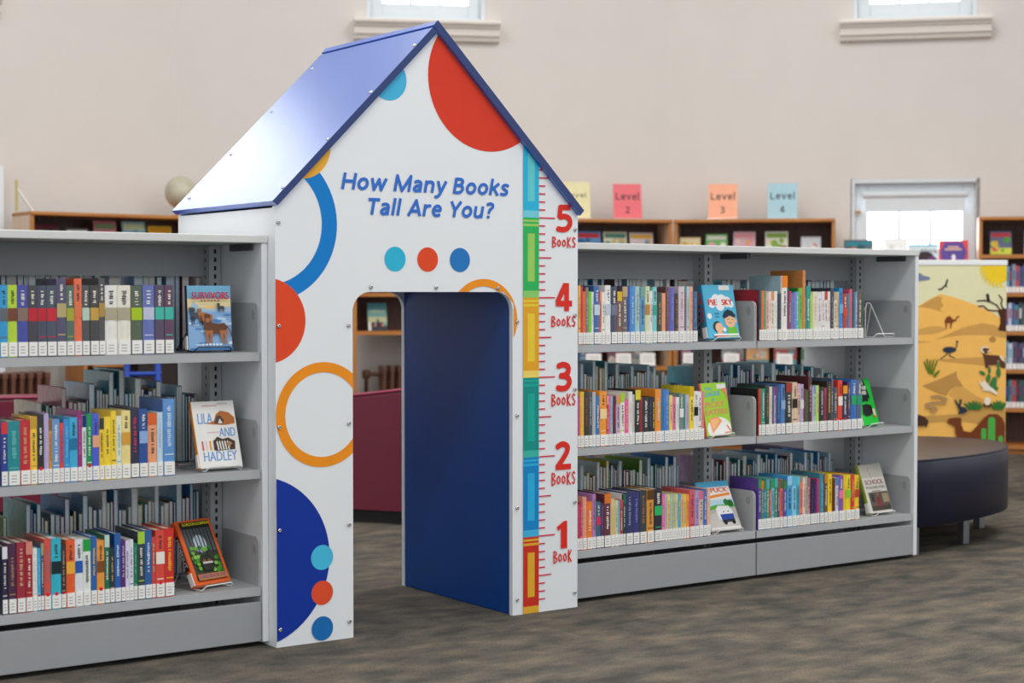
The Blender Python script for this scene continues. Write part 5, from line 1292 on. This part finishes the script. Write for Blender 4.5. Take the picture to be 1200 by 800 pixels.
mo(345, 803, 55, 24, OS); ms([(388, 800), (404, 770), (402, 735)], 9, OS); ms([(402, 738), (414, 740)], 9, OS); ms([(345, 820), (302, 855), (275, 872)], 7, OS); ms([(352, 822), (346, 850), (388, 866)], 7, OS)
RM = '5c3824'
mp([(610, 830), (640, 842), (740, 848), (785, 900), (800, 925), (788, 948), (760, 942), (740, 918), (665, 924), (645, 950), (632, 942), (624, 880)], RM); mo(636, 808, 26, 24, RM)
ms([(650, 786), (620, 780), (600, 796), (600, 815), (618, 822)], 13, 'e8dcc0'); ms([(650, 818), (668, 812)], 9, 'e8dcc0'); mp([(740, 848), (768, 853), (790, 900), (765, 885)], 'e8e0c0')
AG = '5c7818'
for b, t in (((182, 982), (145, 898)), ((186, 982), (166, 876)), ((192, 985), (192, 888)), ((202, 988), (218, 886)), ((212, 990), (246, 892)), ((222, 1005), (262, 966)), ((232, 1010), (258, 976))): ms([b, ((b[0] + t[0]) / 2 - 3, (b[1] + t[1]) / 2), t], 12, AG)
CG = '3c7c40'
for x, y, a, b, ro in ((735, 922, 12, 32, 0), (737, 983, 19, 38, 0), (665, 963, 11, 30, 0), (656, 1025, 18, 32, 0.2), (608, 984, 27, 14, 0.5), (695, 1073, 30, 34, 0), (715, 1105, 22, 16, 0), (705, 1040, 22, 26, 0)): mo(x, y, a, b, CG, ro)
mo(662, 930, 7, 6, 'd88890'); mo(735, 892, 7, 6, 'd88890')
mp([(580, 1033), (600, 1063), (630, 1038), (640, 1060), (655, 1078), (692, 1103), (736, 1146), (724, 1154), (664, 1124), (606, 1118), (618, 1100), (594, 1080)], 'ece4d4')
GR = '2e7030'
for k in range(16):
    for cx, sp in ((545, 75), (738, 65)):
        x = cx + (k - 7.5) / 8 * sp; ms([(x * 0.6 + cx * 0.4, 1266), (x + (k - 7.5) * 1.2, 1196 + abs(k - 7.5) * 3.2 + (k % 3) * 7)], 8, GR)
mp([(610, 1223), (688, 1223), (676, 1250), (620, 1250)], '64401f'); mo(648, 1203, 26, 31, 'ece2cc')
RB_ = '2a3444'
mp([(380, 1188), (398, 1193), (418, 1228), (428, 1184), (444, 1190), (434, 1240), (474, 1253), (496, 1280), (462, 1294), (430, 1304), (414, 1304), (424, 1274), (408, 1244)], RB_)
ms([(205, 1168), (255, 1162), (318, 1186), (302, 1212), (225, 1214), (160, 1224), (162, 1242), (228, 1248), (240, 1264), (205, 1280)], 22, 'b08c5c')
mp([(80, 1300), (112, 1308), (150, 1322), (180, 1354), (166, 1400), (146, 1390), (112, 1393), (80, 1390)], '4a3024')
mp([(328, 1354), (343, 1334), (400, 1328), (440, 1334), (440, 1384), (460, 1434), (520, 1444), (568, 1394), (620, 1334), (660, 1304), (730, 1304), (768, 1334), (790, 1384), (790, 1540), (430, 1540), (396, 1454), (390, 1394), (332, 1370)], '74391a')
for x0, x1, y0 in ((655, 712, 1326), (600, 641, 1412), (738, 774, 1472)):
    r = (x1 - x0) / 2; mp([(x0, 1545), (x0, y0 + r)] + [(x0 + r - r * math.cos(PI * k / 10), y0 + r - r * math.sin(PI * k / 10)) for k in range(1, 10)] + [(x1, y0 + r), (x1, 1545)], '4cac48')
pm.build('end_panel', mur)

# ------------------------------------------------------------------ small things at left
M_BLUE = mat('1c48b0', 0.35, var=0.04)
st = thing('folding_stool', 'blue tubular frame stool seen between books in the left shelving', 'stool', (1.36, 4.26, 0), (0, 0, R(-20)))
for x in (-0.09, 0.09):
    s = MB(); s.tube([(x, -0.18, 0.0), (x * 0.9, -0.02, 0.70)], 0.018, M_BLUE); s.tube([(x, 0.16, 0.0), (x * 0.9, -0.02, 0.70)], 0.018, M_BLUE); s.build('leg_frame', st)
for y, z in ((-0.045, 0.595), (-0.11, 0.30), (0.10, 0.25)):
    s = MB(); s.tube([(-0.10, y, z), (0.10, y, z)], 0.014, M_BLUE); s.build('crossbar', st)
s = MB(); s.box(-0.11, 0.11, -0.09, 0.05, 0.70, 0.725, M_BLUE); s.build('seat', st, bevel=0.008)
faced(CASES['left'], 0.42, 0.602, 0.15, 0.16, ['e8d0b0', 'd84830', 'f0b040', 'e8e0d0'], 'red and cream picture book propped below the left oak bookcase', group='books by the left oak bookcase', v=0.05)
q = MB(); q.box(0.40, 0.60, 0.02, 0.28, 0, 0.60, WALNUT); q.box(0.39, 0.61, 0.0, 0.29, 0.58, 0.602, OAK)
tag(q.build('low_cabinet', None, (CASES['left'][0], CASES['left'][1], 0), (0, 0, CASES['left'][2])), 'low dark wood cabinet carrying a red and cream book under the left oak bookcase', 'cabinet')
q = MB(); q.box(0.70, 1.10, 0.03, 0.26, 0, 0.72, mat('241a18', 0.6)); q.box(0.69, 1.11, 0.02, 0.27, 0.72, 0.74, WALNUT)
tag(q.build('dark_cabinet', None, (CASES['left'][0], CASES['left'][1], 0), (0, 0, CASES['left'][2])), 'dark brown cabinet standing under the right half of the left oak bookcase', 'cabinet')
col = MB(); col.box(-0.3, 0.0, 0, 0.12, 0, 1.81, M_EDGE); tag(col.build('trim_2', None, (1.11, 5.80, 0), (0, 0, R(0))), kind='structure')
w0 = on_case(*CASES['left'][:3], 0.02, 0.10, H0)
s = thing('brass_easel', 'small brass display easel on the left oak bookcase, at the left picture edge', 'easel', w0, (0, 0, R(10)))
q = MB(); q.tube([(-0.06, 0.02, 0.0), (-0.06, 0.02, 0.19)], 0.008, mat('c8b878', 0.4, metal=0.5)); q.build('post', s)
q = MB(); q.tube([(-0.055, 0.02, 0.135), (0.035, 0.0, 0.004)], 0.008, M_WIREW); q.build('strut', s)
w1 = on_case(*CASES['left'][:3], 1.06, 0.15, H0)
g = thing('globe', 'pale olive globe on the left oak bookcase, half hidden by the blue roof', 'globe', w1)
q = MB(); q.lathe([(0.07, 0), (0.07, 0.008), (0.02, 0.02), (0.012, 0.05)], 0, 0, OAK); q.build('stand', g)
q = MB(); q.lathe([(max(0.002, 0.105 * math.sin(PI * k / 16)), 0.155 - 0.105 * math.cos(PI * k / 16)) for k in range(17)], 0, 0, mat('b8b4a0', 0.5, var=0.15, scale=12), 32); q.build('sphere', g)

# ------------------------------------------------------------------ light
wd = bpy.data.worlds.new('hall_light'); S.world = wd; wd.use_nodes = True
bg = wd.node_tree.nodes['Background']; bg.inputs['Color'].default_value = (0.93, 0.97, 1.0, 1); bg.inputs['Strength'].default_value = WORLD_S
def fill_light(loc, sx, sy, e, colr=(1, 0.97, 0.93), rot=(0, 0, 0)):
    l = bpy.data.lights.new('overhead_fill', 'AREA'); l.shape = 'RECTANGLE'; l.size = sx; l.size_y = sy; l.energy = e; l.color = colr
    o = bpy.data.objects.new('overhead_fill', l); COL.objects.link(o); o.location = loc; o.rotation_euler = rot
for x, y, e in FILLS: fill_light((x, y, HW - 0.05), 1.2, 1.2, FILL_E * e)  # unseen area lights added overhead to brighten shelf tops and wall
S.view_settings.view_transform = 'Standard'; S.view_settings.look = 'None'; S.view_settings.gamma = 1.0; S.view_settings.use_curve_mapping = False
S.view_settings.exposure = EXPO
S.render.film_transparent = False
S.cycles.use_denoising = True
S.cycles.max_bounces = 8; S.cycles.diffuse_bounces = 4; S.cycles.glossy_bounces = 4; S.cycles.caustics_reflective = False; S.cycles.caustics_refractive = False
